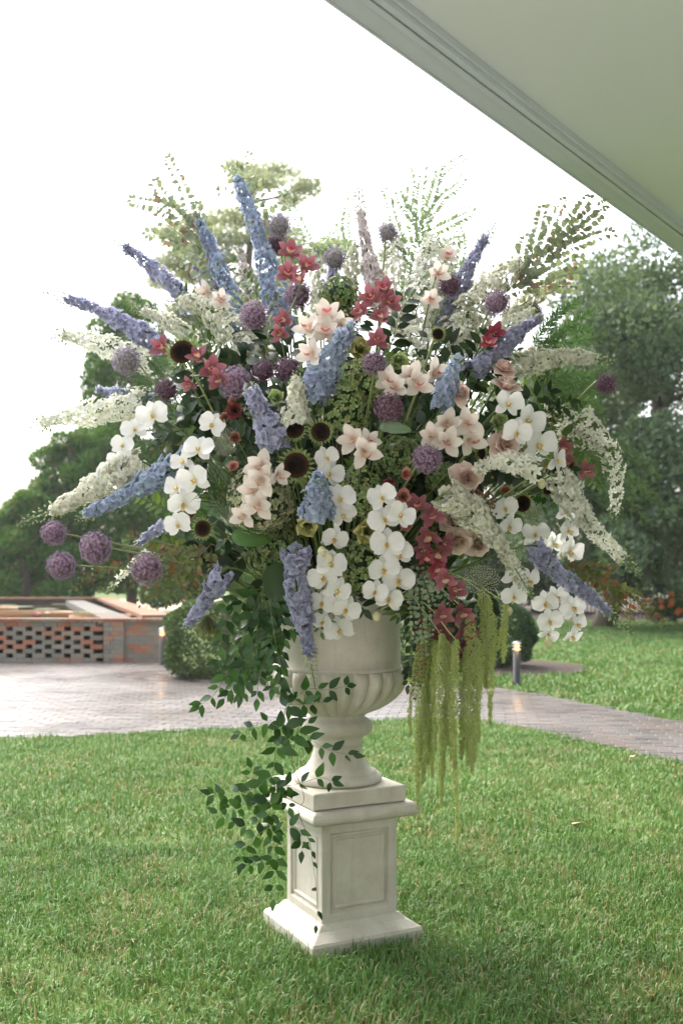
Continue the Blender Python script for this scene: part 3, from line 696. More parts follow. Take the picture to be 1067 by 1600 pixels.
# dark evergreens behind the fence so that no bare horizon shows
for k, (X, Y, h, w_, lab) in enumerate(((12.5, 37, 7.5, 3.6, 'dark evergreen behind the fence at the right margin'), (7.6, 39, 6.0, 3.2, 'dark evergreen behind the oak trunk'), (3.4, 44, 5.0, 3.4, 'dark evergreen far behind the flowers, right of the urn'), (-1.0, 66, 5.5, 4.2, 'low evergreen across the sandy track behind the urn'))):
    tree('evergreen_tree', lab, (X, Y, 0), (X, Y, h * 0.8), 0.18, crown_clumps((X, Y, h * 0.48), (w_, 2.0, h * 0.5), 36, 0.95, 0.3), 9000, 0.26, 0.12, MT['hedge_dark'], 'evergreens behind the lawn')
# cedars on the left behind the pool
def cedar(label, x, d, h, w, n, k=60, cr=0.95):
    X = (x - 533.5) / FPX * d; cl = []
    for _ in range(k):
        t = random.random() ** 0.85; z = 0.5 + t * (h - 0.9); a = random.uniform(0, 2 * math.pi); rr = w * (1 - t * 0.88) ** 0.75 * random.uniform(0.6, 1.0)
        q = cr * (0.85 - 0.35 * t) * random.uniform(0.55, 1.15); cl.append(((X + rr * math.cos(a), d + rr * math.sin(a) * 0.8, z), (q, q, q * 0.72)))
    return tree('cedar_tree', label, (X, d, 0), (X, d, h * 0.9), 0.22, cl, n, 0.24, 0.06, MT['cedar'], 'cedars behind the pool', 0.8, 0.9, 0.55, 20)
cedar('tall bright green cedar behind the white larkspur on the left', 205, 37.0, 12.2, 3.4, 60000, 110, 1.1)
cedar('shorter cedar left of the tall one above the pool', 112, 36.0, 6.8, 2.7, 34000, 64, 1.0)
cedar('low cedar with mossy trunk at the left margin', 40, 35.0, 4.6, 2.1, 24000, 44, 0.9)
cedar('broad cedar behind the pool corner beside the hedge', 300, 40.0, 8.5, 3.4, 34000, 70, 1.05)
# the tall layered cypress whose top shows above the delphiniums
dcy = 44.0; cl = []
for x, y, rx, ry in ((425, 268, 42, 9), (478, 292, 24, 9), (400, 285, 40, 9), (370, 262, 20, 7), (455, 312, 22, 7), (365, 340, 40, 11), (310, 352, 36, 11), (262, 366, 28, 8), (345, 372, 40, 12), (290, 388, 34, 8), (270, 410, 26, 9), (340, 405, 40, 10), (250, 440, 20, 8), (300, 430, 30, 9), (285, 490, 30, 14), (310, 520, 40, 16), (200, 478, 10, 8), (420, 370, 50, 14), (470, 400, 50, 14), (520, 385, 30, 8), (400, 450, 60, 20), (350, 480, 50, 20)):
    c_ = AT(x, y, dcy + jit(1.2)); s_ = dcy / FPX; cl.append((tuple(c_), (rx * s_ * 1.25, 0.9, ry * s_ * 1.5)))
b0 = AT(385, 930, dcy); tree('bald_cypress', 'tall layered cypress whose flat top rises behind the blue delphiniums', (b0.x, dcy, 0), tuple(AT(395, 275, dcy)), 0.3, cl, 20000, 0.24, 0.09, MT['cypress'], None, 0.1, 0.5, 0.1, 22)
# far pale trees
for k, (x, d, h, w_, lab) in enumerate(((12, 90, 9.5, 4.0, 'pale far tree at the left margin above the pool'), (-60, 95, 11.0, 5.0, 'pale far tree beyond the left margin'), (60, 98, 7.0, 4.0, 'low pale far tree between the cedars and the margin'), (480, 95, 6.0, 6.0, 'low far tree across the track behind the urn'), (700, 100, 7.5, 7.0, 'far tree hidden behind the flowers right of centre'), (880, 95, 8.0, 7.0, 'far tree behind the oak'), (1120, 95, 9.0, 7.0, 'far tree behind the oak at the right margin'))):
    X = (x - 533.5) / FPX * d
    tree('far_tree', lab, (X, d, 0), (X, d, h * 0.8), 0.16, crown_clumps((X, d, h * 0.5), (w_, 2.5, h * 0.5), 34, 1.2, 0.4), 4200, 0.42, 0.16, MT['bare'], 'far trees on the horizon', 0.2, 0.4, 0.1)
# fence and the orange flowering plant below the oak
fe = thing('iron_fence', 'dark iron picket fence under the oak on the right', 'fence', (8.0, 33.0, 0))
b = B(); box(b, -0.012, 0.012, -0.012, 0.012, 0.0, 1.22); pk = b.mesh('picket', MT['black'], False)
for k in range(62): put('picket', pk, fe, T(k * 0.13, 0, 0))
for z in (0.15, 1.05):
    b = B(); box(b, -0.05, 8.1, 0.014, 0.05, z, z + 0.05); put('rail', b.mesh('rail', MT['black'], False), fe)
b = B(); box(b, -0.05, 0.05, -0.05, 0.05, 0, 1.4); ps_ = b.mesh('post', MT['black'], False)
for x in (-0.1, 3.2, 8.15): put('post', ps_, fe, T(x, 0.1, 0))
p = GP(1044, 982); t = thing('orange_flowering_plant', 'leafy plant with orange blossoms at the right margin', 'plant', p)
cl = [((jit(.45), jit(.25), 0.25 + random.random() * 0.4), (0.22, 0.2, 0.2)) for _ in range(10)]
V, F = cloud(cl, 1500, 0.14, 0.045, 0.7); V[:, 2] = np.maximum(V[:, 2], 0.02); tag(put('foliage', np_mesh('foliage', V, F, MT['leaf_mid']), t), kind='stuff')
MT['orange'] = plain('orange_blossom', (0.75, 0.13, 0.04), 0.5, c2=(0.80, 0.25, 0.05))
b = B()
for k in range(6): b.add(*petal(0.11, 0.06, 3, 2, 0.5, 0.6, 0.1, -0.2), M=RZ(k * 1.047) @ RX(R(35)))
ob = b.mesh('blossom', MT['orange'])
for k in range(11): put('blossom', ob, t, T(jit(.42), -0.15 + jit(.2), 0.42 + random.random() * 0.5) @ RX(R(60)))

# ------------------------------------------------------------------ porch roof over the camera
MT['porch'] = plain('porch_ceiling_paint', (0.63, 0.665, 0.665), 0.6, c2=(0.66, 0.69, 0.69), scale=2.5)
MT['porch_trim'] = plain('porch_trim_paint', (0.50, 0.535, 0.585), 0.5, c2=(0.54, 0.57, 0.62), scale=3)
ZR = 3.10
A = AT(505, 0, (ZR - CAMH) * FPX / 900.0); Bp = AT(1067, 401, (ZR - CAMH) * FPX / 499.0)
ed = (Bp - A).normalized(); en = Vector((ed.y, -ed.x, 0))       # en points under the roof
roof = thing('porch_roof', 'pale green painted porch ceiling with moulded cornice at upper right', 'roof', A)
E0, E1 = -4.5, 9.0
def sweep(name, prof, mat, parent=None):
    b = B(); v = []; f = []
    for s in (E0, E1):
        for u, z in prof: p = ed * s + en * u; v.append((p.x, p.y, z))
    n = len(prof)
    for i in range(n): f.append((i, (i + 1) % n, n + (i + 1) % n, n + i))
    f += [tuple(range(n - 1, -1, -1)), tuple(range(n, 2 * n))]
    b.add(v, f); return put(name, b.mesh(name, mat, False), parent or roof)
sweep('fascia', [(0.0, 0.0), (0.012, -0.004), (0.012, 0.30), (0.0, 0.30)], MT['porch_trim'])
sweep('soffit_board', [(0.0125, 0.002), (0.085, 0.006), (0.085, 0.10), (0.0125, 0.10)], MT['porch_trim'])
for u0, u1, z0 in ((0.087, 0.106, -0.004), (0.108, 0.118, 0.006), (0.120, 0.136, -0.003), (0.138, 0.145, 0.018)):
    sweep('moulding', [(u0, z0), (u1, z0 + 0.004), (u1, 0.12), (u0, 0.12)], MT['porch_trim'])
for k, (u0, u1) in enumerate(((0.146, 1.30), (1.304, 2.5), (2.504, 3.7), (3.704, 5.0))):
    sweep('ceiling_panel', [(u0, 0.045), (u1, 0.045), (u1, 0.10), (u0, 0.10)], MT['porch'])
sweep('roof_deck', [(0.0, 0.302), (5.0, 0.302), (5.0, 0.36), (0.0, 0.36)], MT['wall_dark'])

b = B(); box(b, -9.0, 9.0, -3.0, -2.75, 0.03, 3.4)  # unseen wall added behind the camera to keep light off the flower fronts
hw = put('unseen_house_wall', b.mesh('unseen_house_wall', plain('unseen_wall_paint', (0.42, 0.41, 0.38), 0.7, c2=(0.48, 0.47, 0.44), scale=2), False)); tag(hw, 'pale unseen house wall, added behind the camera to dim the flowers', None, None, 'structure')
# ------------------------------------------------------------------ damp air
b = B(); box(b, -60, 60, -9, 125, -1.0, 17.5)
m, nt, out = nmat('damp_air'); pv_ = nt.nodes.new('ShaderNodeVolumePrincipled'); pv_.inputs['Color'].default_value = (0.93, 0.96, 1.0, 1); pv_.inputs['Density'].default_value = 0.00055; pv_.inputs['Anisotropy'].default_value = 0.3
nt.links.new(pv_.outputs[0], out.inputs['Volume'])
hz = put('haze', b.mesh('haze', m, False)); tag(hz, 'pale damp air thinning the far trees', None, None, 'stuff')

# ================================================================== PEDESTAL AND URN
CX = -0.012
import bmesh
ped = thing('pedestal', 'cream cast stone pedestal with recessed square panels on the lawn', 'pedestal', (CX + 0.01, D0, 0)); ped.rotation_euler.z = ROT
def sqprof(b, prof):
    v = []; f = []
    for h_, z in prof:
        for sx, sy in ((-1, -1), (1, -1), (1, 1), (-1, 1)): v.append((sx * h_, sy * h_, z))
    for i in range(len(prof) - 1):
        for k in range(4): f.append((i * 4 + k, i * 4 + (k + 1) % 4, i * 4 + 4 + (k + 1) % 4, i * 4 + 4 + k))
    f.append((3, 2, 1, 0)); n = len(prof) * 4; f.append((n - 4, n - 3, n - 2, n - 1)); b.add(v, f)
def bev(o, w=0.004, s=2):
    md = o.modifiers.new('bevel', 'BEVEL'); md.width = w; md.segments = s; md.limit_method = 'ANGLE'; md.angle_limit = R(30)
b = B(); sqprof(b, [(0.236, 0.0), (0.236, 0.045), (0.230, 0.056), (0.188, 0.082), (0.178, 0.095), (0.170, 0.104)]); o = put('base', b.mesh('base', MT['stone'], False), ped); bev(o)
b = B(); sqprof(b, [(0.164, 0.470), (0.174, 0.474), (0.206, 0.482), (0.224, 0.490), (0.231, 0.503), (0.231, 0.512), (0.224, 0.527), (0.213, 0.536)]); o = put('cap', b.mesh('cap', MT['stone'], False), ped); bev(o, 0.005, 3)
bm = bmesh.new(); bmesh.ops.create_cube(bm, size=1.0)
for v_ in bm.verts: v_.co = Vector((v_.co.x * 0.324, v_.co.y * 0.324, 0.100 + (v_.co.z + 0.5) * 0.372))
sides = [f_ for f_ in bm.faces if abs(f_.normal.z) < 0.5]
def ins(th, dp):
    bmesh.ops.inset_individual(bm, faces=sides, thickness=th, depth=dp)
ins(0.050, 0.0); ins(0.007, -0.014); ins(0.010, 0.0); ins(0.009, 0.010); ins(0.008, 0.0); ins(0.006, -0.009)
me = bpy.data.meshes.new('shaft'); bm.to_mesh(me); bm.free(); me.materials.append(MT['stone']); o = put('shaft', me, ped); bev(o, 0.003, 2)
MT['moss_stain'] = MT['stone']

urn = thing('urn', 'cream cast stone urn with gadrooned bowl holding the flowers', 'urn', (CX - 0.004, D0, 0.538))
UZ = 0.538
b = B(); sqprof(b, [(0.196, 0.0), (0.198, 0.004), (0.198, 0.056), (0.195, 0.062)]); o = put('plinth', b.mesh('plinth', MT['stone'], False), urn, RZ(ROT)); bev(o)
def pz(L): return [(p[0], p[1] - UZ, *(p[2:])) for p in L]
b = B(); lathe(b, pz([(0.160, 0.599), (0.171, 0.603), (0.176, 0.612), (0.175, 0.622), (0.168, 0.630), (0.156, 0.634), (0.154, 0.641), (0.140, 0.646), (0.124, 0.660), (0.108, 0.685), (0.097, 0.715), (0.094, 0.735), (0.0945, 0.742), (0.101, 0.745), (0.104, 0.752), (0.103, 0.762), (0.097, 0.768), (0.099, 0.780), (0.110, 0.784), (0.128, 0.790), (0.138, 0.802), (0.141, 0.815), (0.137, 0.830), (0.124, 0.844), (0.110, 0.850), (0.108, 0.862)]), 72)
put('foot', b.mesh('foot', MT['stone']), urn)
LB = 26
prof = [(0.106, 0.860, 0.0), (0.112, 0.864, 0.0), (0.116, 0.870, 0.004), (0.140, 0.876, 0.010), (0.172, 0.889, 0.015), (0.205, 0.908, 0.018), (0.235, 0.931, 0.019), (0.259, 0.957, 0.019), (0.273, 0.982, 0.018), (0.279, 1.005, 0.016), (0.276, 1.025, 0.014), (0.268, 1.038, 0.010), (0.258, 1.044, 0.004), (0.252, 1.045, 0.0)]
b = B(); lathe(b, pz(prof), LB * 12, LB); put('gadrooned_bowl', b.mesh('gadrooned_bowl', MT['stone']), urn)
b = B(); lathe(b, pz([(0.250, 1.040), (0.256, 1.046), (0.258, 1.053), (0.255, 1.060), (0.250, 1.064), (0.2505, 1.10), (0.249, 1.20), (0.250, 1.30), (0.256, 1.34), (0.268, 1.365), (0.290, 1.378), (0.300, 1.388), (0.298, 1.402), (0.286, 1.410), (0.262, 1.408), (0.248, 1.395), (0.238, 1.36), (0.235, 1.20), (0.22, 1.15), (0.001, 1.15)]), 80)
put('neck', b.mesh('neck', MT['stone']), urn)

# ================================================================== FLOWERS
UM = Vector((CX, D0, 1.24))            # inside the urn's mouth, where all stems start
ZV = Vector((0, 0, 1))
def front(x, y):
    """depth of the arrangement's front surface, relative to the urn's axis"""
    q = 1 - ((x - 548) / 330) ** 2 - ((y - 690) / 320) ** 2
    return -0.60 * math.sqrt(q) if q > 0 else 0.0
def facing(P, k=0.55, j=0.18):
    """outwards from the heart of the arrangement, leaning to the camera"""
    o = (P - Vector((0.02, D0 + 0.05, 1.80))).normalized(); c = (Vector((0, 0, CAMH + 0.25)) - P).normalized()
    return (o * k + c * (1 - k) + jv(j)).normalized()
def root_of(P):
    a = Vector((P.x - CX, P.y - D0, 0)); a = a.normalized() * min(0.15, a.length * 0.4) if a.length > 1e-4 else a
    return UM + a + Vector((jit(0.04), jit(0.04), 0))
def stem_to(t, P, r=0.0028, mat='stem', n=None, name='stem', sag=0.0):
    """stem from the urn's mouth to P (world); leaves P along -n"""
    o = t.location; a = Vector(o)
    pts = [a, a.lerp(P, 0.5) + Vector((0, 0, 0.06 - sag)), P - (n * 0.05 if n is not None else Vector()), P]
    b = B(); tube(b, smooth_path(pts, 5), r * 1.15, r * 0.8, 6, 0, a); return put(name, b.mesh(name, MT[mat]), t)
def local(t, M): return T(*(-Vector(t.location))) @ M

# ---- blossom meshes
def make(name, mats, fn, smooth=True):
    b = B(); fn(b); return b.mesh(name, mats, smooth)
def floret(b, dbl=True, s=1.0, seed=0):
    r_ = random.Random(seed)
    for k in range(6):
        b.add(*petal(0.0205 * s * r_.uniform(0.8, 1.1), 0.0172 * s, 3, 3, 0.6, 0.10, 0.12, -0.2, 0.0, 0.08, 0.3, 6, k + seed), M=RZ(k * 2 * math.pi / 6 + r_.uniform(-.25, .25)) @ RX(R(r_.uniform(2, 36))))
    if dbl:
        for k in range(6):
            b.add(*petal(0.0150 * s * r_.uniform(0.7, 1.15), 0.0100 * s, 2, 2, 0.55, 0.2, 0.25, -0.15, 0.0, 0.2, 0.3, 7, k + 2.3), M=RZ(k * 2 * math.pi / 6 + 0.5 + r_.uniform(-.3, .3)) @ RX(R(r_.uniform(34, 72))))
    for k in range(4):
        v, f, c = petal(0.009 * s, 0.006 * s, 1, 1, 0.5, 0.2)
        b.add(v, f, [(0.0, 0.5, 0.5)] * len(v), RZ(k * 1.57) @ RX(R(58)) @ T(0, 0, 0.002))
def star_floret(b, s=1.0, seed=0):
    r_ = random.Random(seed)
    for k in range(5):
        b.add(*petal(0.021 * s, 0.012 * s, 3, 2, 0.5, 0.5, 0.12, -0.2, 0.0, 0.04, 0.35, 5, k), M=RZ(k * 2 * math.pi / 5 + r_.uniform(-.2, .2)) @ RX(R(r_.uniform(5, 35))))
    for k in range(3):
        v, f, c = petal(0.008 * s, 0.005 * s, 1, 1, 0.5, 0.2); b.add(v, f, [(0.15, 0.5, 0.5)] * len(v), RZ(k * 2.1) @ RX(R(65)))
FL = {}
for key in ('del_blue', 'del_lav', 'del_white', 'del_cream', 'del_blush'):
    FL[key] = [make('floret', MT[key], lambda b, q=q, key=key: (floret(b, True, 1.0, q) if key in ('del_blue', 'del_lav', 'del_cream', 'del_blush') else star_floret(b, 1.0, q))) for q in range(3)]
FL['del_star'] = [make('floret', MT['del_white'], lambda b, q=q: star_floret(b, 1.0, q + 5)) for q in range(2)]

def spike(label, px, kind, w, db=None, dt=None, fill=0.82, dens=1.0, name='delphinium_spike', cat='delphinium', gap=0.0, bud='bud', grp='blue delphinium spikes'):
    """px: photo positions from the spike's base to its tip; w its width there; db, dt depth of base and tip"""
    n = len(px); x0, y0 = px[0]; x1, y1 = px[-1]
    db = front(x0, y0) * 0.8 if db is None else db; dt = front(x1, y1) * 0.9 - 0.05 if dt is None else dt
    pts = [W(x, y, db + (dt - db) * i / (n - 1)) for i, (x, y) in enumerate(px)]
    rt = root_of(pts[0]); t = thing(name, label, cat, rt, grp)
    P = Path(pts); Rm = w / 2 * P.p[0].y / FPX * (0.98 if kind in ('del_blue', 'del_lav') else 1.15)
    b = B(); tube(b, smooth_path([rt, rt.lerp(pts[0], 0.55) + Vector((0, 0, 0.04))] + pts, 5), 0.005, 0.0016, 6, 0, rt)
    k_ = int(P.L * 140 * dens * min(1.3, max(0.6, Rm / 0.05))); ph = random.uniform(0, 6); bb = B(); nbud = int(P.L * (1 - fill) * 260) + 8
    wh = kind not in ('del_blue', 'del_lav'); fr = min(0.0165 if wh else 0.0195, Rm * 0.62); k_ = int(k_ * (1.35 if wh else 1.15))
    for i in range(k_):
        q = (i + 0.5) / k_; s = fill * q ** 1.22; C_, tg = P.at(s * P.L); a = tg.cross(Vector((0.2, 1, 0.3))).normalized(); e = tg.cross(a)
        th = ph + i * 2.39996 + jit(0.3); rad = a * math.cos(th) + e * math.sin(th)
        if rad.y > 0.72 and i % 2: continue
        taper = (1 - 0.62 * (s / fill) ** 1.5) * (0.86 + 0.2 * math.sin(s * 21 + ph) * math.sin(s * 9 + 2 * ph))
        if gap and random.random() < gap: continue
        sz = fr * (0.95 + 0.45 * taper) * random.uniform(0.75, 1.2); off = max(0.004, Rm * taper * random.uniform(0.82, 1.12) - sz * 0.45)
        pos = C_ + rad * off + tg * 0.006
        put('floret', random.choice(FL[kind]), t, local(t, frame(pos, rad + tg * random.uniform(0.0, 0.6) + jv(0.25), tg, random.uniform(0, 6), sz / 0.0205)))
        if i % 3 == 0: tube(b, [C_ - tg * 0.012, pos], 0.0009, 0.0008, 4, 0, rt)
    for i in range(nbud):
        q = i / nbud; C_, tg = P.at((fill - 0.03 + (1.03 - fill) * q) * P.L); a = tg.cross(Vector((0.2, 1, 0.3))).normalized(); e = tg.cross(a)
        th = i * 2.39996; rad = a * math.cos(th) + e * math.sin(th); rb = Rm * 0.42 * (1 - 0.75 * q)
        sb = 0.0062 * (1 - 0.6 * q) * random.uniform(0.8, 1.2); pos = C_ + rad * (rb + 0.003)
        bb.add(*ICO1, M=local(t, frame(pos, rad + tg * 0.9)) @ Matrix.Diagonal((sb * 0.7, sb * 0.7, sb * 1.25, 1)))
        tube(b, [C_ - tg * 0.004, pos], 0.0007, 0.0007, 4, 0, rt)
    tag(put('buds', bb.mesh('buds', MT[bud]), t), kind='stuff'); put('stem', b.mesh('stem', MT['stem']), t)
    return t

# ---- allium heads
def allium_mesh(mat, r=1.0, n=300, seed=1):
    b = B(); r_ = random.Random(seed); v, f = ICO2
    b.add([(x * 0.72, y * 0.72, z * 0.72) for x, y, z in v], f, [(0.05, 0.5, 0.5)] * len(v))
    for i in range(n):
        z = 1 - 2 * (i + 0.5) / n; a = i * 2.39996; q = math.sqrt(1 - z * z); d = Vector((q * math.cos(a), q * math.sin(a), z)) + Vector((r_.uniform(-.08, .08), r_.uniform(-.08, .08), r_.uniform(-.08, .08)))
        rad = r_.uniform(0.80, 1.0)
        M = frame(d * rad, d + Vector((r_.uniform(-.3, .3), r_.uniform(-.3, .3), r_.uniform(-.3, .3))), (0, 0.1, 1), r_.uniform(0, 6))
        for k in range(6):
            v, f, c = petal(0.15, 0.085, 1, 1, 0.5, 0.5, base=0.6)
            b.add(v, f, [(0.35 if c_[0] < 0.5 else 0.75 + 0.25 * rad, 0.5, 0.5) for c_ in c], M @ RZ(k * 1.0472) @ RX(R(28)))
        tube(b, [d * 0.5, d * rad], 0.012, 0.01, 3, 0, cval=0.1)
    return b.mesh('flower_head', mat, False)
AL = {k: allium_mesh(MT[k], seed=i) for i, k in enumerate(('allium', 'allium_pale', 'allium_dark'))}
def allium(label, x, y, r, kind='allium', dr=None, up=None):
    dr = front(x, y) - 0.08 if dr is None else dr
    P = W(x, y, dr); t = thing('allium_stem', label, 'allium', root_of(P), 'purple allium heads')
    n = facing(P, 0.8, 0.1) if up is None else Vector(up).normalized()
    s = r * P.y / FPX
    tag(put('flower_head', AL[kind], t, local(t, frame(P, n, roll=random.uniform(0, 6), s=s))), kind='stuff')
    stem_to(t, P - n * s * 0.5, 0.0042, 'stem_allium', n); return t

# ---- moth orchids
def lip_fn(b):
    for sx in (-1, 1): b.add(*petal(0.013, 0.010, 3, 2, 0.6, 0.2, 0.2, 0.5, 0.2), M=T(sx * 0.004, -0.002, 0.004) @ RZ(-sx * 1.9) @ RX(R(55)))
    b.add(*petal(0.018, 0.011, 4, 2, 0.55, 0.7, 0.15, 0.6), M=T(0, -0.003, 0.004) @ RZ(math.pi) @ RX(R(25)))
    v, f = ICO1; b.add([(x * 0.0035, y * 0.0045, z * 0.007 + 0.007) for x, y, z in v], f, [(0.25, 0.5, 0.5)] * len(v))
PH_LIP = make('lip', MT['phal_lip'], lip_fn)
PH_PET = [make('petal', MT['phal'], lambda b, q=q: b.add(*petal(0.045, 0.051, 7, 6, 0.58, 0.0, 0.09 + 0.06 * q, -0.26 + 0.17 * q, 0.08, 0.030, 0.22, 4, q * 1.7))) for q in range(4)]
PH_SEP = [make('bloom', [MT['phal'], MT['bud']], lambda b, q=q: ([b.add(*petal(0.042, 0.027, 5, 3, 0.5, 0.1, 0.08, -0.10 - 0.08 * q, 0.0, 0.0, 0.3), M=T(0, 0, -0.002) @ RZ(a) @ RX(R(4))) for a in (0.0, 2.18, -2.18)], tube(b, [(0, 0, -0.001), (0, 0.006, -0.022), (0, 0.022, -0.036)], 0.0016, 0.0014, 5, 1))) for q in range(2)]
def phal_bloom(t, P, n, s, roll=0.0):
    M = local(t, frame(P, n, ZV, roll, s)); o = put('bloom', random.choice(PH_SEP), t, M)
    for sx in (-1, 1): put('petal', random.choice(PH_PET), o, T(0, 0.002, 0.002) @ RZ(sx * (-1.32 + jit(0.08))) @ RX(R(random.uniform(2, 14))))
    put('lip', PH_LIP, o)
    return o
BUDM = make('bud', MT['bud'], lambda b: b.add([(x * 0.011, y * 0.0145, z * 0.011) for x, y, z in ICO2[0]], ICO2[1]))
BUDY = make('bud', leaf_mat('orchid_bud_cream', (0.62, 0.60, 0.34), (0.70, 0.68, 0.45), 0.2, 0.45), lambda b: b.add([(x * 0.015, y * 0.019, z * 0.015) for x, y, z in ICO2[0]], ICO2[1]))
def phal(label, blooms, buds=(), off=-0.10, face=None, s=1.0):
    """blooms: (x, y, half width[, turn sideways[, turn up]]) down the spray"""
    pts = []; B_ = []
    for k, q in enumerate(blooms):
        d = front(q[0], q[1]) + off + 0.02 * math.sin(k * 2.3); B_.append((W(q[0], q[1], d), q))
    t = thing('moth_orchid_spray', label, 'orchid', root_of(B_[0][0]), 'white moth orchid sprays')
    for P, q in B_:
        n = facing(P, 0.35, 0.28) if face is None else (Vector(face) + jv(0.15))
        if len(q) > 3: n = n + Vector((q[3], 0, 0))
        if len(q) > 4: n = n + Vector((0, 0, q[4]))
        phal_bloom(t, P, n, q[2] * P.y / FPX / 0.046 * s * random.uniform(0.9, 1.1), jit(0.45)); pts.append(P + Vector((0, 0.035, 0.015)))
    for x, y in buds:
        P = W(x, y, front(x, y) + off + 0.01); put('bud', BUDY, t, local(t, frame(P, (jit(.2), -1, -0.3)))); pts.append(P + Vector((0, 0.012, 0.01)))
    rt = Vector(t.location); b = B(); tube(b, smooth_path([rt, rt.lerp(pts[0], 0.6) + Vector((0, 0, 0.09))] + pts, 5), 0.003, 0.0016, 6, 0, rt); put('stem', b.mesh('stem', MT['stem']), t)
    return t

# ---- cymbidium orchids
def cym_lip(b):
    b.add(*petal(0.030, 0.026, 5, 4, 0.55, 0.2, 0.45, 0.55, 0.0, 0.04, 0.5), M=T(0, -0.002, 0.006) @ RZ(math.pi) @ RX(R(52)))
    v, f, c = petal(0.020, 0.008, 3, 2, 0.5, 0.2, -0.3); b.add(v, f, [(0.1, 0.5, 0.5)] * len(v), T(0, 0.002, 0.003) @ RX(R(75)))
CY = {}
for key in ('cym_red', 'cym_dark', 'cym_blush'):
    lipm = MT['cym_blush_lip' if key == 'cym_blush' else 'cym_red_lip']; wd = 0.031 if key == 'cym_blush' else 0.030
    CY[key] = (make('bloom', [MT[key], MT['stem']], lambda b: ([b.add(*petal(0.048, wd, 6, 3, 0.5, 0.45, 0.16, 0.10, 0.0, 0.02, 0.35, 4, a), M=RZ(a) @ RX(R(18))) for a in (0.0, 2.15, -2.15)], tube(b, [(0, 0, 0), (0, 0.004, -0.02), (0, 0.018, -0.034)], 0.0022, 0.0018, 5, 1))),
               make('petal', MT[key], lambda b: b.add(*petal(0.046, wd * 0.92, 6, 3, 0.5, 0.45, 0.16, 0.14, 0.0, 0.02, 0.35, 4, 1))), make('lip', lipm, cym_lip))
def cym(label, blooms, key, off=-0.07, up=0.0, s=1.0):
    pts = []; o3 = []
    for k, q in enumerate(blooms):
        o3.append((W(q[0], q[1], front(q[0], q[1]) + off - 0.025 * (k % 2)), q))
    t = thing('cymbidium_spray', label, 'orchid', root_of(o3[0][0]), 'cymbidium orchid sprays')
    for P, q in o3:
        n = facing(P, 0.35, 0.38) + Vector((q[3] if len(q) > 3 else 0, 0, (q[4] if len(q) > 4 else 0) + up))
        M = local(t, frame(P, n, ZV, jit(0.5), q[2] * P.y / FPX / 0.047 * s)); o = put('bloom', CY[key][0], t, M)
        for sx in (-1, 1): put('petal', CY[key][1], o, T(0, 0, 0.001) @ RZ(sx * (-1.15 + jit(0.08))) @ RX(R(random.uniform(14, 42))))
        put('lip', CY[key][2], o); pts.append(P + Vector((0, 0.035, 0.01)))
    pts.sort(key=lambda p: (p - Vector(t.location)).length)
    rt = Vector(t.location); b = B(); tube(b, smooth_path([rt, rt.lerp(pts[0], 0.6) + Vector((0, 0, 0.05))] + pts, 4), 0.004, 0.0025, 6, 0, rt); put('stem', b.mesh('stem', MT['stem']), t)
    return t

# ---- roses, lisianthus, tulips
def rose_parts(mat, ruff=0.03):
    heart = B(); hv = []; hf = []; hc = []; K = 60      # a rolled ribbon of petals
    for k in range(K + 1):
        th = k / K * 7.2 * math.pi; rr = 0.0012 + 0.0145 * (k / K) ** 0.9 + 0.0009 * math.sin(2.5 * th); top = 0.031 - 0.006 * k / K + 0.002 * math.sin(1.6 * th)
        for j, (z, f_) in enumerate(((0.0, 0.55), (0.5, 0.95), (0.85, 1.0), (1.0, 1.10))): hv.append((rr * f_ * math.cos(th), rr * f_ * math.sin(th), z * top)); hc.append((0.12 + 0.42 * z * z + 0.2 * k / K, 0.5, 0.5))
    for k in range(K):
        for j in range(3): hf.append((k * 4 + j, k * 4 + j + 1, k * 4 + j + 5, k * 4 + j + 4))
    heart.add(hv, hf, hc)
    rings = []
    for L, Wd, cup, curl in ((0.035, 0.042, 0.34, -0.04), (0.042, 0.050, 0.24, -0.18), (0.048, 0.052, 0.12, -0.36)):
        b = B(); b.add(*petal(L, Wd, 5, 4, 0.62, 0.30, cup, curl, 0.0, ruff, 0.45, 5, L * 50)); rings.append(b.mesh('petal', mat))
    return heart.mesh('heart', mat), rings
RO = {k: rose_parts(MT[k], 0.16 if 'tulip' in k else 0.08 if 'lis' in k else 0.03) for k in ('rose', 'rose_beige', 'lis_brown', 'lis_red', 'lis_peach', 'tulip', 'tulip_green')}
def rose(label, x, y, r, key='rose', face=None, off=-0.06, name='rose', cat='rose', full=3, grp='blush roses', opn=1.0):
    P = W(x, y, front(x, y) + off); n = facing(P, 0.4, 0.15) if face is None else Vector(face).normalized()
    t = thing(name, label, cat, root_of(P), grp); s = r * P.y / FPX / (0.047 if full == 3 else 0.036); h, rings = RO[key]
    M = local(t, frame(P, n, ZV, random.uniform(0, 6), s)); o = put('heart', h, t, M @ T(0, 0, -0.006 if full == 3 else -0.012) @ Matrix.Diagonal((1.15, 1.15, 1.08, 1)))
    for k, (cnt, el, z) in enumerate(((5, 66, -0.014), (5, 44, -0.015), (5, 20, -0.016))[:full]):
        for i in range(cnt): put('petal', rings[k], t, M @ T(0, 0, z) @ RZ(2 * math.pi * (i + 0.5 * k) / cnt + jit(0.15)) @ T(0, 0.003, 0) @ RX(R(90 - (90 - el) * opn + jit(6 if full == 3 else 16))) @ Matrix.Scale(random.uniform(0.85, 1.12), 4))
    stem_to(t, P - n * 0.012 * s, 0.003, 'stem', n); return t

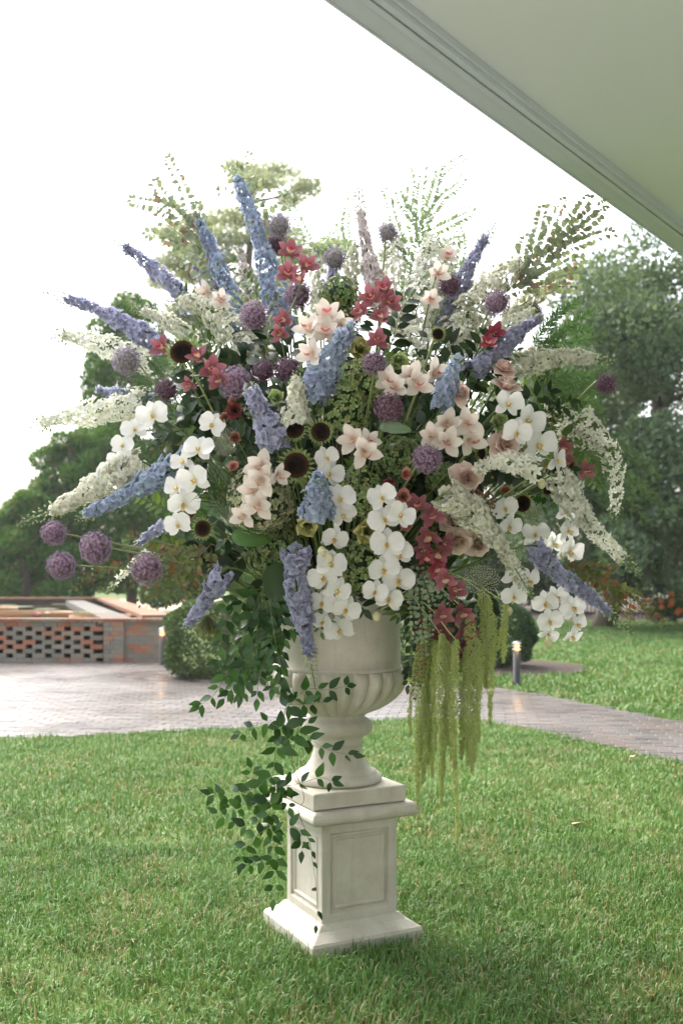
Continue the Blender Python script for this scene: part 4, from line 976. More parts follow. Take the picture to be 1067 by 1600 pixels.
# ---- sunflowers without rays
def sun_disc(b):
    prof = [(0.0005, 0.10)] + [(math.sin(a) , 0.22 * math.cos(a) ** 1.0 - 0.10 * math.exp(-(a / 0.35) ** 2)) for a in [0.15 * k for k in range(1, 11)]]
    n = 40; v = []; f = []; c = []
    for r_, z in prof:
        for k in range(n):
            a = 2 * math.pi * k / n; jj = 0.014 * math.sin(k * 7.0 + r_ * 40); v.append((r_ * math.cos(a), r_ * math.sin(a), z + jj)); c.append((min(1, r_), 0.5, 0.5))
    for i in range(len(prof) - 1):
        for k in range(n): f.append((i * n + k, (i + 1) * n + k, (i + 1) * n + (k + 1) % n, i * n + (k + 1) % n))
    b.add(v, f, c)
    for i in range(260):
        r_ = math.sqrt((i + 0.5) / 260); a = i * 2.39996; z = 0.22 * math.sqrt(max(0, 1 - r_ * r_)) - 0.10 * math.exp(-(r_ / 0.35) ** 2)
        v, f, cc = petal(0.10, 0.05, 1, 1, 0.4, 0.3); b.add(v, f, [(r_ if random.random() < 0.8 else 0.82, 0.5, 0.5)] * len(v), T(r_ * math.cos(a), r_ * math.sin(a), z) @ RZ(a) @ RX(R(70)))
SUN_D = make('disc', MT['disc'], sun_disc)
def sepals(b):
    for ring, (n_, L, el) in enumerate(((22, 0.62, 10), (20, 0.52, 32), (18, 0.40, 52))):
        for k in range(n_): b.add(*petal(L * random.uniform(0.8, 1.15), 0.20, 3, 2, 0.35, 0.95, 0.1, jit(0.35), base=0.6), M=RZ(2 * math.pi * (k + 0.5 * ring) / n_) @ T(0, 0.93 + 0.02 * ring, -0.06 + 0.05 * ring) @ RX(R(el + jit(14))))
SUN_S = make('sepals', MT['sepal'], sepals)
def sunflower(label, x, y, r, face=None, off=-0.07):
    P = W(x, y, front(x, y) + off); n = facing(P, 0.3, 0.12) if face is None else Vector(face).normalized()
    t = thing('sunflower_stem', label, 'sunflower', root_of(P), 'sunflowers stripped of their petals'); M = local(t, frame(P, n, ZV, random.uniform(0, 6), r * P.y / FPX))
    put('disc', SUN_D, t, M); tag(put('sepals', SUN_S, t, M), kind='stuff'); stem_to(t, P - n * 0.01, 0.005, 'stem_allium', n)

# ---- hydrangeas
def hyd_floret(b, q):
    r_ = random.Random(q)
    for k in range(4): b.add(*petal(0.0150 * r_.uniform(0.8, 1.1), 0.0125, 4, 4, 0.6, 0.1, 0.22, -0.25, 0.0, 0.10, 0.25, 5, k * 1.3), M=RZ(k * 1.5708 + r_.uniform(-.3, .3)) @ T(0, 0.001, 0) @ RX(R(r_.uniform(0, 55))))
    b.add([(x * 0.002, y * 0.002, z * 0.002 + 0.002) for x, y, z in ICO1[0]], ICO1[1], [(0.0, 0.5, 0.5)] * len(ICO1[0]))
HY = {k: [make('floret', MT[k], lambda b, q=q: hyd_floret(b, q)) for q in range(5)] for k in ('hyd', 'hyd_pink', 'hyd_dark')}
def hydrangea(label, x, y, r, key='hyd', off=0.04, n=125):
    s = r * (D0 + front(x, y)) / FPX; P = W(x, y, front(x, y) + off + s * 0.6)
    t = thing('hydrangea_stem', label, 'hydrangea', root_of(P), 'green hydrangea heads')
    f_ = facing(P, 0.4, 0.05); n = min(230, max(60, int(125 * (r / 40) ** 2)))
    for i in range(n):
        z = 1 - 1.55 * (i + 0.5) / n; a = i * 2.39996; q = math.sqrt(max(0, 1 - z * z)); d = Vector((q * math.cos(a), q * math.sin(a), z)) + jv(0.08)
        dw = frame((0, 0, 0), f_).to_3x3() @ d
        put('floret', random.choice(HY[key]), t, local(t, frame(P + dw * s * random.uniform(0.82, 1.0), dw + jv(0.35), ZV, random.uniform(0, 6), random.uniform(0.8, 1.1))))
    b = B(); v, f = ICO2; b.add([(x_ * 0.72 * s, y_ * 0.72 * s, z_ * 0.72 * s) for x_, y_, z_ in v], f, None, T(*(P - Vector(t.location)))); put('branchlets', b.mesh('branchlets', MT['leaf_dark']), t)
    stem_to(t, P - f_ * s * 0.5, 0.004, 'stem_brown', f_)

# ---- lace, berries, moss ball
def lace_fn(b, n=170):
    for i in range(n):
        r_ = math.sqrt((i + 0.5) / n); a = i * 2.39996; k = int(a * 1.3) % 7
        p = Vector((r_ * math.cos(a), r_ * math.sin(a), 0.22 * (1 - r_ * r_) + jit(0.05)))
        for j in range(5):
            v, f, c = petal(0.055, 0.05, 1, 1, 0.5, 0.2, base=0.5); b.add(v, f, [(0.7 + 0.3 * c_[0], .5, .5) for c_ in c], T(*p) @ RZ(j * 1.257 + i) @ RX(R(20)))
        if i % 3 == 0: tube(b, [Vector((0, 0, -0.75)), p * 0.6 + Vector((0, 0, -0.25)), p], 0.012, 0.008, 3, 0, cval=0.05)
LACE = make('umbel', MT['lace'], lace_fn, False)
def lace(label, x, y, r, face=None, off=-0.02):
    P = W(x, y, front(x, y) + off); n = facing(P, 0.5, 0.1) if face is None else Vector(face).normalized()
    t = thing('lace_flower', label, 'lace flower', root_of(P)); tag(put('umbel', LACE, t, local(t, frame(P, n, s=r * P.y / FPX))), kind='stuff'); stem_to(t, P - n * 0.03, 0.002, 'stem', n)

# ---- leafy branches
def leaf_me(name, mat, L, Wd, point=0.6, fold=0.12, curl=-0.15, wmax=0.42, ruff=0.0, ns=4, nw=2):
    b = B(); b.add(*petal(L, Wd, ns, nw, wmax, point, fold, curl, 0.0, ruff, 0.12)); return b.mesh(name, mat)
LF = {'euc': leaf_me('leaf', MT['leaf_euc'], 0.026, 0.020, 0.35), 'hang': leaf_me('leaf', MT['leaf_hang'], 0.021, 0.017, 0.25), 'rust': leaf_me('leaf', MT['leaf_rust'], 0.026, 0.016, 0.6),
      'olive': leaf_me('leaf', MT['leaf_olive'], 0.030, 0.018, 0.6), 'vine': leaf_me('leaf', MT['leaf_vine'], 0.068, 0.036, 0.8, 0.14, -0.22, 0.42, ns=6), 'dark': leaf_me('leaf', MT['leaf_dark'], 0.075, 0.040, 0.7, 0.12, -0.25, 0.45),
      'mid': leaf_me('leaf', MT['leaf_mid'], 0.055, 0.026, 0.7, 0.12, -0.2), 'airy': leaf_me('leaf', MT['leaf_airy'], 0.021, 0.011, 0.7)}
LFM = {'euc': 'leaf_euc', 'hang': 'leaf_hang', 'rust': 'leaf_rust', 'olive': 'leaf_olive', 'vine': 'leaf_vine', 'dark': 'leaf_dark', 'mid': 'leaf_mid', 'airy': 'leaf_airy'}
def branch(name, label, cat, paths, leaf, step, dr, r=0.0022, size=1.0, stem='stem_brown', start=0.15, grp=None, stuff=False, two=True, droop=0.0, root=None, twigs=True, lpx=None):
    """paths: photo polylines; the first starts the branch. dr: depth at start and end (or per path)"""
    ps = []
    for i, p in enumerate(paths):
        d0, d1 = dr[i] if isinstance(dr, list) else dr
        ps.append(Path([W(x, y, d0 + (d1 - d0) * k / (len(p) - 1)) for k, (x, y) in enumerate(p)], 6))
    rt = root_of(ps[0].p[0]) if root is None else root
    t = thing(name, label, cat, rt, grp); b = B(); lb = B(); rt = Vector(rt)
    tube(b, smooth_path([rt, rt.lerp(ps[0].p[0], 0.55) + Vector((0, 0, 0.05)), ps[0].p[0]], 5), r * 1.2, r, 5, 0, rt)
    L0 = LF[leaf].vertices; lv = [tuple(v.co) for v in L0]; lf_ = [tuple(p.vertices) for p in LF[leaf].polygons]
    for i, P in enumerate(ps):
        tube(b, P.p, r * (1.0 if i == 0 else 0.7), r * 0.35, 5, 0, rt)
        s = P.L * (start if i == 0 else 0.05); k = 0
        while s < P.L:
            C_, tg = P.at(s); a = tg.cross(Vector((0.15, 1, 0.2))).normalized(); e = tg.cross(a)
            for sd in ((1, -1) if two else ((1,) if k % 2 else (-1,))):
                dirv = (a * sd * random.uniform(0.7, 1.0) + e * random.uniform(-0.7, 0.7) + tg * random.uniform(0.3, 0.8) - ZV * droop).normalized()
                nn = (ZV * 0.35 + Vector((0, -1.0, 0)) + jv(0.5)); nn = (nn - dirv * nn.dot(dirv)).normalized()
                sz = size * random.uniform(0.7, 1.2) * (1 - 0.35 * (s / P.L) ** 2); pet = 0.006 * size
                M = Matrix((dirv.cross(nn), dirv, nn)).transposed().to_4x4(); M = T(*(C_ + dirv * pet - rt)) @ M @ Matrix.Scale(sz, 4)
                if stuff: lb.add(lv, lf_, None, M)
                else: put('leaf', LF[leaf], t, M)
            s += step * random.uniform(0.75, 1.25); k += 1
        if not stuff:
            C_, tg = P.at(P.L); put('leaf', LF[leaf], t, T(*(C_ - rt)) @ (frame((0, 0, 0), Vector((jit(.5), -1, 0.4)), tg)) @ Matrix.Scale(size * 0.7, 4))
    put('stem', b.mesh('stem', MT[stem]), t)
    if stuff: tag(put('leaves', lb.mesh('leaves', MT[LFM[leaf]]), t), kind='stuff')
    return t
def plume(name, label, paths, dr, mat, blade, wd, step, spread, cat='foliage', fan=1.0, stem='stem'):
    """feathery greenery: a stem with fine side shoots covered in needles"""
    rt = None; b = B(); nb = B()
    for i, p in enumerate(paths):
        d0, d1 = dr; P = Path([W(x, y, d0 + (d1 - d0) * k / (len(p) - 1)) for k, (x, y) in enumerate(p)], 6)
        if rt is None: rt = Vector(root_of(P.p[0])); t = thing(name, label, cat, rt); tube(b, [rt, rt.lerp(P.p[0], 0.5) + Vector((0, 0, 0.04)), P.p[0]], 0.0022, 0.002, 5, 0, rt)
        tube(b, P.p, 0.0018, 0.0006, 5, 0, rt); s = P.L * 0.08; k = 0
        while s < P.L:
            C_, tg = P.at(s); a = tg.cross(Vector((0.1, 1, 0.15))).normalized(); e = tg.cross(a); th = k * 2.4
            dv = ((a * math.cos(th) + e * math.sin(th)) * fan + tg * 0.75).normalized(); Ls = spread * (1 - 0.6 * s / P.L) * random.uniform(0.6, 1.2); E = C_ + dv * Ls - ZV * Ls * 0.12
            if spread > blade * 1.5:
                tube(b, [C_, E], 0.0006, 0.0004, 3, 0, rt); m_ = max(3, int(Ls / (blade * 0.30)))
                for q in range(m_):
                    pp = C_.lerp(E, (q + 0.6) / m_); d2 = (dv * 0.6 + jv(0.9)).normalized()
                    nb.add(*petal(blade * random.uniform(0.6, 1.2), wd, 1, 1, 0.5, 0.7, base=0.4), M=T(*(pp - rt)) @ frame((0, 0, 0), Vector((jit(.6), -1, jit(.6))), d2))
            else: nb.add(*petal(blade * random.uniform(0.7, 1.2), wd, 2, 1, 0.5, 0.7, base=0.4), M=T(*(C_ - rt)) @ frame((0, 0, 0), Vector((jit(.6), -1, jit(.6))), dv))
            s += step * random.uniform(0.7, 1.3); k += 1
    put('stem', b.mesh('stem', MT[stem]), t); tag(put('needles', nb.mesh('needles', MT[mat]), t), kind='stuff'); return t

# ---- hanging amaranth
def tassel(label, strands, dr):
    rt = None; b = B(); tb = B()
    tet_v = [(0.5, 0, 0), (-0.5, 0, 0), (0, 0.5, 0), (0, 0, 1.3)]; tet_f = [(0, 2, 3), (2, 1, 3), (1, 0, 3)]
    for i, (pts, wpx) in enumerate(strands):
        P = Path([W(x, y, dr + 0.01 * i) for x, y in pts], 8)
        if rt is None: rt = Vector(root_of(P.p[0])); t = thing('amaranth_tassel', label, 'amaranth', rt, 'hanging green amaranth tassels'); tube(b, smooth_path([rt, rt.lerp(P.p[0], 0.6) + Vector((0, 0, 0.12)), P.p[0]], 5), 0.003, 0.002, 5, 0, rt)
        tube(b, P.p, 0.0018, 0.001, 4, 0, rt); Rm = wpx / 2 * P.p[0].y / FPX; n = int(P.L * 4200 * max(0.7, wpx / 16))
        ph = random.uniform(0, 9)
        for k in range(n):
            s = random.random(); C_, tg = P.at(s * P.L); lump = 0.66 + 0.34 * math.sin(s * 38 + ph) * math.sin(s * 17 + ph * 2)
            prof_ = min(1, s * 8 + 0.3) * (1 - s ** 6) ** 0.6 * (1 - 0.35 * s); rr = Rm * 1.15 * prof_ * lump * random.random() ** 0.65; a = random.uniform(0, 6.283)
            d = Vector((math.cos(a), math.sin(a), random.uniform(-1.3, 0.2))).normalized(); sz = 0.0068 * random.uniform(0.6, 1.2)
            tb.add(tet_v, tet_f, None, T(*(C_ + Vector((math.cos(a) * rr, math.sin(a) * rr, 0)) - rt)) @ frame((0, 0, 0), d, ZV, a) @ Matrix.Diagonal((sz * 0.75, sz * 0.75, sz, 1)))
    put('stem', b.mesh('stem', MT['amaranth']), t); tag(put('tassel', tb.mesh('tassel', MT['amaranth'], False), t), kind='stuff')

# ================================================================== THE ARRANGEMENT
# dark body added to stand for the shade deep between the stems
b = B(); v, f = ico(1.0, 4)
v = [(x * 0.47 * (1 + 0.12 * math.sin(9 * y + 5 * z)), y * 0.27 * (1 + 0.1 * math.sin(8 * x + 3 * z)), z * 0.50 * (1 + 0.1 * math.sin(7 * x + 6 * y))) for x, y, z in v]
b.add(v, f); MT['core'] = plain('shade_core_dark', (0.010, 0.018, 0.007), 0.95, c2=(0.022, 0.035, 0.012), scale=30, bump=1.0, bs=50)
tag(put('shade_core', b.mesh('shade_core', MT['core']), None, T(0.06, D0 + 0.05, 1.76)), 'added dark core standing for the shade between the flowers', 'moss')

# landmarks in the arrangement, to say beside which flower a leaf sprig sits
MARKS = [(400, 400, 'tallest blue delphinium'), (350, 430, 'left leaning blue delphinium'), (230, 410, 'upper left lavender spike'), (160, 490, 'long lavender spike'), (525, 560, 'fat blue delphinium'), (410, 650, 'front lavender spike'), (205, 770, 'left saturated blue spike'), (735, 420, 'upper right lavender spike'), (795, 540, 'right lavender blue spike'), (705, 600, 'short blue delphinium'), (497, 772, 'round blue delphinium tip'), (470, 920, 'hanging lavender delphinium'), (320, 935, 'drooping left lavender spike'), (890, 915, 'lower right lavender spike'),
         (580, 370, 'blush larkspur spike'), (330, 510, 'broad cream larkspur'), (462, 620, 'short upright white larkspur'), (880, 562, 'horizontal white larkspur'), (765, 470, 'cream larkspur under the right alliums'), (655, 450, 'broad white larkspur'), (760, 840, 'drooping cream larkspur'), (790, 725, 'white stock cluster'), (935, 830, 'far right drooping larkspur'),
         (398, 494, 'allium between the blue spikes'), (467, 461, 'allium on the pink red orchids'), (523, 405, 'high lilac allium'), (585, 567, 'allium over the cream orchid row'), (607, 637, 'dark central allium'), (367, 597, 'large left allium'), (449, 577, 'dark allium by the white larkspur'), (667, 717, 'allium below the cream orchid cluster'), (702, 446, 'brownish allium'), (230, 889, 'largest lower left allium'), (262, 609, 'dark allium behind the left orchids'),
         (285, 550, 'largest sunflower'), (459, 669, 'left of the paired sunflowers'), (501, 675, 'right of the paired sunflowers'), (463, 727, 'lower central sunflower'), (317, 826, 'small lower left sunflower'), (816, 787, 'dark shadowed sunflower'), (684, 522, 'tiny upper sunflower'),
         (200, 700, 'leftmost moth orchids'), (290, 760, 'left moth orchid column'), (332, 664, 'single moth orchid'), (525, 800, 'central moth orchids'), (520, 960, 'moth orchids over the urn'), (610, 860, 'right central moth orchids'), (822, 665, 'upper right moth orchids'), (884, 820, 'right edge orchid column'), (792, 808, 'paired moth orchids'), (812, 918, 'drooping moth orchids'),
         (460, 420, 'top pink red orchids'), (592, 475, 'central top red orchids'), (320, 575, 'red orchids behind the sunflower'), (670, 825, 'red orchids by the moth orchids'), (708, 960, 'hanging deep rose orchids'), (890, 720, 'small right red orchids'), (505, 515, 'upper blush orchid cluster'), (405, 765, 'left blush orchid spray'), (562, 695, 'blush orchid pair'), (640, 597, 'cream orchid row'), (705, 677, 'cream orchid cluster'),
         (790, 694, 'right blush rose'), (730, 746, 'lower blush rose'), (719, 613, 'small blush rose'), (791, 600, 'upright blush rose'), (716, 846, 'beige rose'), (535, 640, 'green hydrangea'), (562, 768, 'lower green hydrangea'), (622, 718, 'dark hydrangea'), (387, 848, 'broad serrated leaf'), (752, 906, 'grey green lace flower')]
USED = set()
def beside(x, y, what):
    for mx, my, nm in sorted(MARKS, key=lambda m: (m[0] - x) ** 2 + (m[1] - y) ** 2):
        dx, dy = x - mx, y - my
        w = ('right of' if dx > 0 else 'left of') if abs(dx) > abs(dy) else ('below' if dy > 0 else 'above')
        if (w, nm) not in USED: USED.add((w, nm)); return f'{what} {w} the {nm}'

# leaf sprigs tucked between the flowers
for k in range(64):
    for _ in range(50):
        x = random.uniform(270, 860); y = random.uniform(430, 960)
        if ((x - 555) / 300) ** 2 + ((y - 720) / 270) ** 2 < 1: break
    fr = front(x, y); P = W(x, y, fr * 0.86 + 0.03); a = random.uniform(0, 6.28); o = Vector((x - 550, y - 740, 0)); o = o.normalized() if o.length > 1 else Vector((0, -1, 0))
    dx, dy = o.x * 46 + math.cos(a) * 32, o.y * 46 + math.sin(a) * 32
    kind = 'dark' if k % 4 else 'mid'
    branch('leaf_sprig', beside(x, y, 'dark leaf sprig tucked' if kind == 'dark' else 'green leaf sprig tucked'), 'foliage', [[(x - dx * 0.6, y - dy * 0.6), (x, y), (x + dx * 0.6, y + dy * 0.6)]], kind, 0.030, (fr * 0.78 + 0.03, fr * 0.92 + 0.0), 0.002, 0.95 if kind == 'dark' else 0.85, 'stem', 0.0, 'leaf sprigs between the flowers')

for k in range(66):
    x, y = ((random.uniform(300, 800), random.uniform(430, 640)) if k < 34 else (random.uniform(225, 330), random.uniform(560, 860)) if k < 47 else (random.uniform(790, 890), random.uniform(540, 800)))
    fr = front(x, y) * 0.55 + random.uniform(0.0, 0.14); a = random.uniform(0, 6.28); o = Vector((x - 550, y - 820, 0)).normalized(); dx, dy = o.x * 60 + math.cos(a) * 22, o.y * 60 + math.sin(a) * 22
    kind = ('airy', 'mid', 'airy', 'hang', 'airy')[k % 5] if k < 34 else ('mid', 'dark', 'olive', 'mid', 'vine')[k % 5]
    branch('leafy_sprig', beside(x, y, 'pale small leafed sprig' if kind in ('airy', 'hang') else 'leafy green sprig showing'), 'foliage', [[(x - dx * 0.6, y - dy * 0.6), (x, y), (x + dx * 0.6, y + dy * 0.6)]], kind, {'olive': 0.016, 'airy': 0.0065, 'hang': 0.013}.get(kind, 0.026), (fr + 0.04, fr - 0.02), 0.002, {'olive': 1.1, 'airy': 1.2, 'hang': 1.2}.get(kind, 0.85), 'stem', 0.0, 'leafy sprigs between the outer flowers', stuff=kind == 'airy')

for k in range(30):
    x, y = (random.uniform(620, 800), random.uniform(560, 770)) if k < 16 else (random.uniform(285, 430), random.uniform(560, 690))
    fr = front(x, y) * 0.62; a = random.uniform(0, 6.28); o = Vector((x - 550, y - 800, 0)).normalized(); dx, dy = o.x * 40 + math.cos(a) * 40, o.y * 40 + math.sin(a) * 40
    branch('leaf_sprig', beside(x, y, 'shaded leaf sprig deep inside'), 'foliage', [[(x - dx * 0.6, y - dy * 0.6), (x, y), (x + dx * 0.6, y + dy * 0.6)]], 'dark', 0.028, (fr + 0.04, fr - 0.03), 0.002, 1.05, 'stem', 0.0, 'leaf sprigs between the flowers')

# blue and lavender delphiniums
S = spike
S('tallest blue delphinium spike, upright at upper left', [(446, 520), (425, 440), (398, 350), (366, 262)], 'del_blue', 50, -0.12, 0.02, 0.93)
S('blue delphinium spike leaning left, beside the tallest one', [(398, 540), (365, 470), (335, 400), (300, 318)], 'del_blue', 46, -0.10, 0.02, 0.86, bud='bud_lav')
S('greyish lavender delphinium spike reaching to the upper left', [(300, 480), (255, 432), (215, 400), (168, 368)], 'del_lav', 38, 0.0, 0.05, 0.8, 0.9, bud='bud_lav')
S('long lavender delphinium spike pointing left above the sunflower', [(258, 545), (200, 508), (130, 475), (52, 452)], 'del_lav', 42, -0.05, 0.0, 0.75, bud='bud_lav')
S('fat blue delphinium spike leaning right in front of the blush orchids', [(487, 622), (508, 575), (532, 535), (556, 505)], 'del_blue', 62, -0.58, -0.66, 0.93, 1.4)
S('lavender delphinium spike left of the two small sunflowers', [(432, 702), (414, 660), (400, 625), (386, 598)], 'del_lav', 58, -0.62, -0.70, 0.9, 1.4)
S('saturated blue delphinium spike pointing left beside the white orchids', [(295, 715), (240, 748), (180, 782), (118, 812)], 'del_blue', 48, -0.30, -0.25, 0.9, 1.15)
S('lavender delphinium spike rising to the upper right', [(688, 520), (712, 460), (742, 400), (776, 345)], 'del_lav', 40, -0.15, -0.02, 0.82, bud='bud_lav')
S('lavender blue delphinium spike pointing right below the purple alliums', [(738, 582), (775, 550), (812, 518), (850, 492)], 'del_lav', 44, -0.38, -0.34, 0.92, 1.2)
S('short blue delphinium beside the small blush rose', [(688, 640), (698, 605), (708, 578), (720, 555)], 'del_blue', 48, -0.60, -0.66, 0.92, 1.3)
S('short round blue delphinium tip amid the central moth orchids', [(496, 802), (496, 780), (497, 760), (497, 744)], 'del_blue', 56, -0.66, -0.78, 0.95, 2.2)
S('lavender delphinium hanging down over the urn', [(462, 858), (464, 920), (478, 990), (493, 1078)], 'del_lav', 56, -0.60, -0.46, 0.74, 1.15)
S('lavender delphinium drooping left above the dark vine', [(352, 888), (330, 925), (310, 955), (286, 985)], 'del_lav', 40, -0.42, -0.36, 0.86, bud='bud_lav')
S('lavender delphinium drooping at lower right past the orchids', [(832, 852), (870, 895), (925, 935), (988, 992)], 'del_lav', 40, -0.40, -0.28, 0.76)
S('lavender delphinium half hidden behind the leftmost white orchids', [(262, 632), (225, 622), (190, 616), (145, 608)], 'del_lav', 30, 0.08, 0.12, 0.9, bud='bud_lav')
S('small pale lavender spike below the white orchids at left', [(282, 812), (252, 826), (228, 840), (204, 860)], 'del_lav', 26, -0.16, -0.14, 0.85, 0.8)
S('short lavender spike at top centre behind an allium', [(518, 465), (520, 440), (524, 418), (528, 398)], 'del_lav', 34, -0.05, 0.0, 0.9)
S('small lavender spike behind the left leaning blue delphinium', [(340, 470), (325, 440), (310, 415), (298, 396)], 'del_lav', 36, 0.10, 0.12, 0.9)
# white larkspur and delphinium
def L_(label, px, kind, w, db=None, dt=None, fill=0.8, dens=1.0, gap=0.0):
    return spike(label, px, kind, w, db, dt, fill, dens, 'larkspur_spike', 'larkspur', gap, 'bud', 'white larkspur spikes')
L_('tall blush white larkspur spike standing at top centre', [(592, 480), (580, 420), (566, 350), (557, 262)], 'del_blush', 34, -0.05, 0.05, 0.68)
L_('narrow blush larkspur between the two tall blue spikes', [(392, 500), (385, 450), (378, 410), (374, 382)], 'del_blush', 24, 0.02, 0.04, 0.9)
L_('broad cream larkspur spike above the red orchids at left', [(402, 565), (365, 520), (320, 480), (250, 468)], 'del_cream', 64, -0.22, -0.10, 0.82, 1.4)
L_('white larkspur spike reaching left under the long lavender one', [(235, 565), (180, 545), (120, 528), (58, 520)], 'del_white', 46, 0.08, 0.06, 0.78, 1.2)
L_('spiky white larkspur reaching far left at mid height', [(225, 632), (165, 642), (100, 652), (36, 672)], 'del_white', 52, -0.04, -0.02, 0.82, 1.4)
L_('cream larkspur with green buds pointing lower left', [(225, 722), (160, 756), (95, 792), (26, 820)], 'del_cream', 54, -0.20, -0.16, 0.72, 1.3)
L_('short upright white larkspur above the small sunflowers', [(462, 662), (464, 630), (464, 605), (462, 578)], 'del_cream', 44, -0.62, -0.64, 0.8, 1.2)
L_('white larkspur spike pointing straight right above the dark plume', [(795, 572), (850, 562), (905, 558), (958, 566)], 'del_cream', 44, -0.18, -0.10, 0.80, 1.3)
L_('broad cream larkspur between the lavender spike and the right alliums', [(700, 545), (740, 490), (780, 440), (825, 405)], 'del_cream', 68, -0.20, -0.05, 0.92, 1.5)
L_('broad white larkspur at top right of centre', [(640, 530), (652, 480), (664, 420), (676, 366)], 'del_white', 70, -0.18, -0.02, 0.95, 1.5)
L_('loose white larkspur beside the pale orchids at upper right', [(700, 520), (700, 470), (696, 420), (702, 372)], 'del_white', 46, -0.08, 0.04, 0.95)
L_('greenish white larkspur behind the red orchids at top centre', [(545, 500), (546, 455), (550, 415), (555, 372)], 'del_cream', 36, 0.0, 0.05, 0.9)
L_('white larkspur under the purple alliums at right', [(748, 545), (780, 520), (808, 500), (840, 478)], 'del_white', 38, -0.28, -0.22, 0.9, 1.1)
L_('small white star florets right of the red central orchids', [(668, 540), (650, 526), (632, 518), (612, 510)], 'del_star', 36, -0.36, -0.34, 0.95, 1.2)
L_('cream larkspur drooping right across the beige roses', [(694, 772), (735, 800), (785, 858), (834, 938)], 'del_cream', 52, -0.66, -0.52, 0.72, 1.25)
L_('white larkspur drooping to the far lower right', [(872, 742), (905, 800), (950, 850), (1003, 902)], 'del_white', 46, -0.26, -0.16, 0.78, 1.3)
L_('short white stock cluster under the right blush rose', [(838, 736), (805, 724), (775, 722), (742, 734)], 'del_white', 44, -0.58, -0.62, 0.95, 1.3)
L_('sparse white larkspur cascading at the right edge beside the fern', [(905, 655), (940, 690), (962, 745), (958, 812)], 'del_star', 44, -0.05, 0.0, 0.92, 0.8)
L_('white star larkspur over the right lip of the arrangement', [(862, 742), (882, 770), (908, 800), (922, 825)], 'del_star', 40, -0.30, -0.26, 0.95, 0.9)
L_('pale larkspur behind the central top red orchids', [(628, 525), (630, 465), (624, 415), (618, 362)], 'del_white', 46, 0.02, 0.08, 0.92)
L_('cream larkspur standing behind the upper blush orchid cluster', [(500, 510), (500, 455), (496, 420), (490, 380)], 'del_cream', 38, 0.0, 0.06, 0.9)
L_('white larkspur behind the lavender blue spike on the right', [(742, 560), (730, 500), (752, 440), (790, 425)], 'del_white', 50, -0.02, 0.04, 0.92)
L_('cream larkspur between the dark left allium and the large one', [(330, 640), (312, 610), (290, 585), (262, 575)], 'del_cream', 34, -0.08, -0.02, 0.9)
L_('white larkspur behind the pale upper right orchids', [(690, 505), (672, 455), (664, 412), (670, 372)], 'del_blush', 44, 0.04, 0.08, 0.92)
L_('white larkspur rising between the lilac allium and the red orchids', [(612, 490), (604, 445), (604, 410), (596, 372)], 'del_white', 36, 0.06, 0.1, 0.85)
L_('cream larkspur behind the reddish tipped branch', [(795, 505), (822, 472), (852, 452), (892, 442)], 'del_cream', 36, 0.0, 0.02, 0.8)
L_('cream larkspur between the long lavender spike and the broad cream one', [(300, 530), (268, 505), (240, 492), (205, 480)], 'del_cream', 34, 0.02, 0.06, 0.8)
L_('cream larkspur behind the allium between the blue spikes', [(424, 570), (426, 525), (430, 490), (432, 455)], 'del_cream', 30, -0.15, -0.08, 0.92)
L_('white larkspur beneath the tiny upper sunflower', [(648, 570), (682, 556), (712, 532), (736, 505)], 'del_star', 40, -0.34, -0.30, 0.95)
L_('white star larkspur above the small right red orchids', [(862, 690), (895, 684), (925, 690), (958, 708)], 'del_star', 38, -0.04, 0.0, 0.9)
L_('white larkspur right of the upper right moth orchids', [(842, 640), (865, 648), (895, 652), (930, 655)], 'del_white', 34, -0.06, -0.02, 0.9)
L_('thin sprig of white florets under the left alliums', [(235, 860), (205, 885), (185, 905), (166, 930)], 'del_star', 18, -0.20, -0.18, 0.8, 0.7)

# alliums
A_ = allium
A_('purple allium between the blue spikes and the left red orchids', 398, 494, 24, 'allium', -0.42)
A_('purple allium in front of the upper pink red orchids', 467, 461, 23, 'allium', -0.34)
A_('lilac allium high at top centre', 523, 405, 19, 'allium_pale', -0.14)
A_('greyish allium above the upper pink red orchids', 437, 352, 20, 'allium_pale', -0.02)
A_('half hidden allium under the greyish one at top', 433, 382, 18, 'allium_dark', 0.06)
A_('blue lilac allium standing alone at top right of centre', 606, 363, 17, 'allium_pale', 0.0)
A_('purple allium above the cream cymbidium row at centre', 585, 567, 20, 'allium', -0.66)
A_('dark purple allium below the cream cymbidium row', 607, 637, 24, 'allium_dark', -0.70)
A_('large purple allium left of the lavender front spike', 367, 597, 26, 'allium', -0.55)
A_('dark allium half hidden behind the large left one', 413, 580, 19, 'allium_dark', -0.42)
A_('dark allium beside the upright white larkspur', 449, 577, 20, 'allium_dark', -0.50)
A_('purple allium below the big blush cymbidium cluster', 667, 717, 24, 'allium', -0.74)
A_('purple allium in front of the cream larkspur at right', 777, 474, 21, 'allium', -0.34)
A_('small dark allium peeping behind the right lavender spike', 832, 489, 16, 'allium_dark', -0.18)
A_('brownish allium on the upper right lavender spike', 702, 446, 19, 'allium_dark', -0.24)
A_('dark maroon allium alone at the far right', 946, 601, 17, 'allium_dark', -0.14, (0.8, -0.6, 0.1))
A_('lilac allium at the far left under the long lavender spike', 198, 564, 23, 'allium_pale', -0.14)
A_('dark allium behind the leftmost white orchids', 262, 609, 20, 'allium_dark', -0.12)
A_('topmost of the four alliums at lower left', 85, 833, 20, 'allium', -0.26, (-0.8, -0.6, 0.1))
A_('lowest left of the four alliums at lower left', 97, 884, 23, 'allium', -0.30, (-0.7, -0.7, 0))
A_('middle allium of the lower left four', 150, 856, 26, 'allium', -0.34, (-0.5, -0.8, 0))
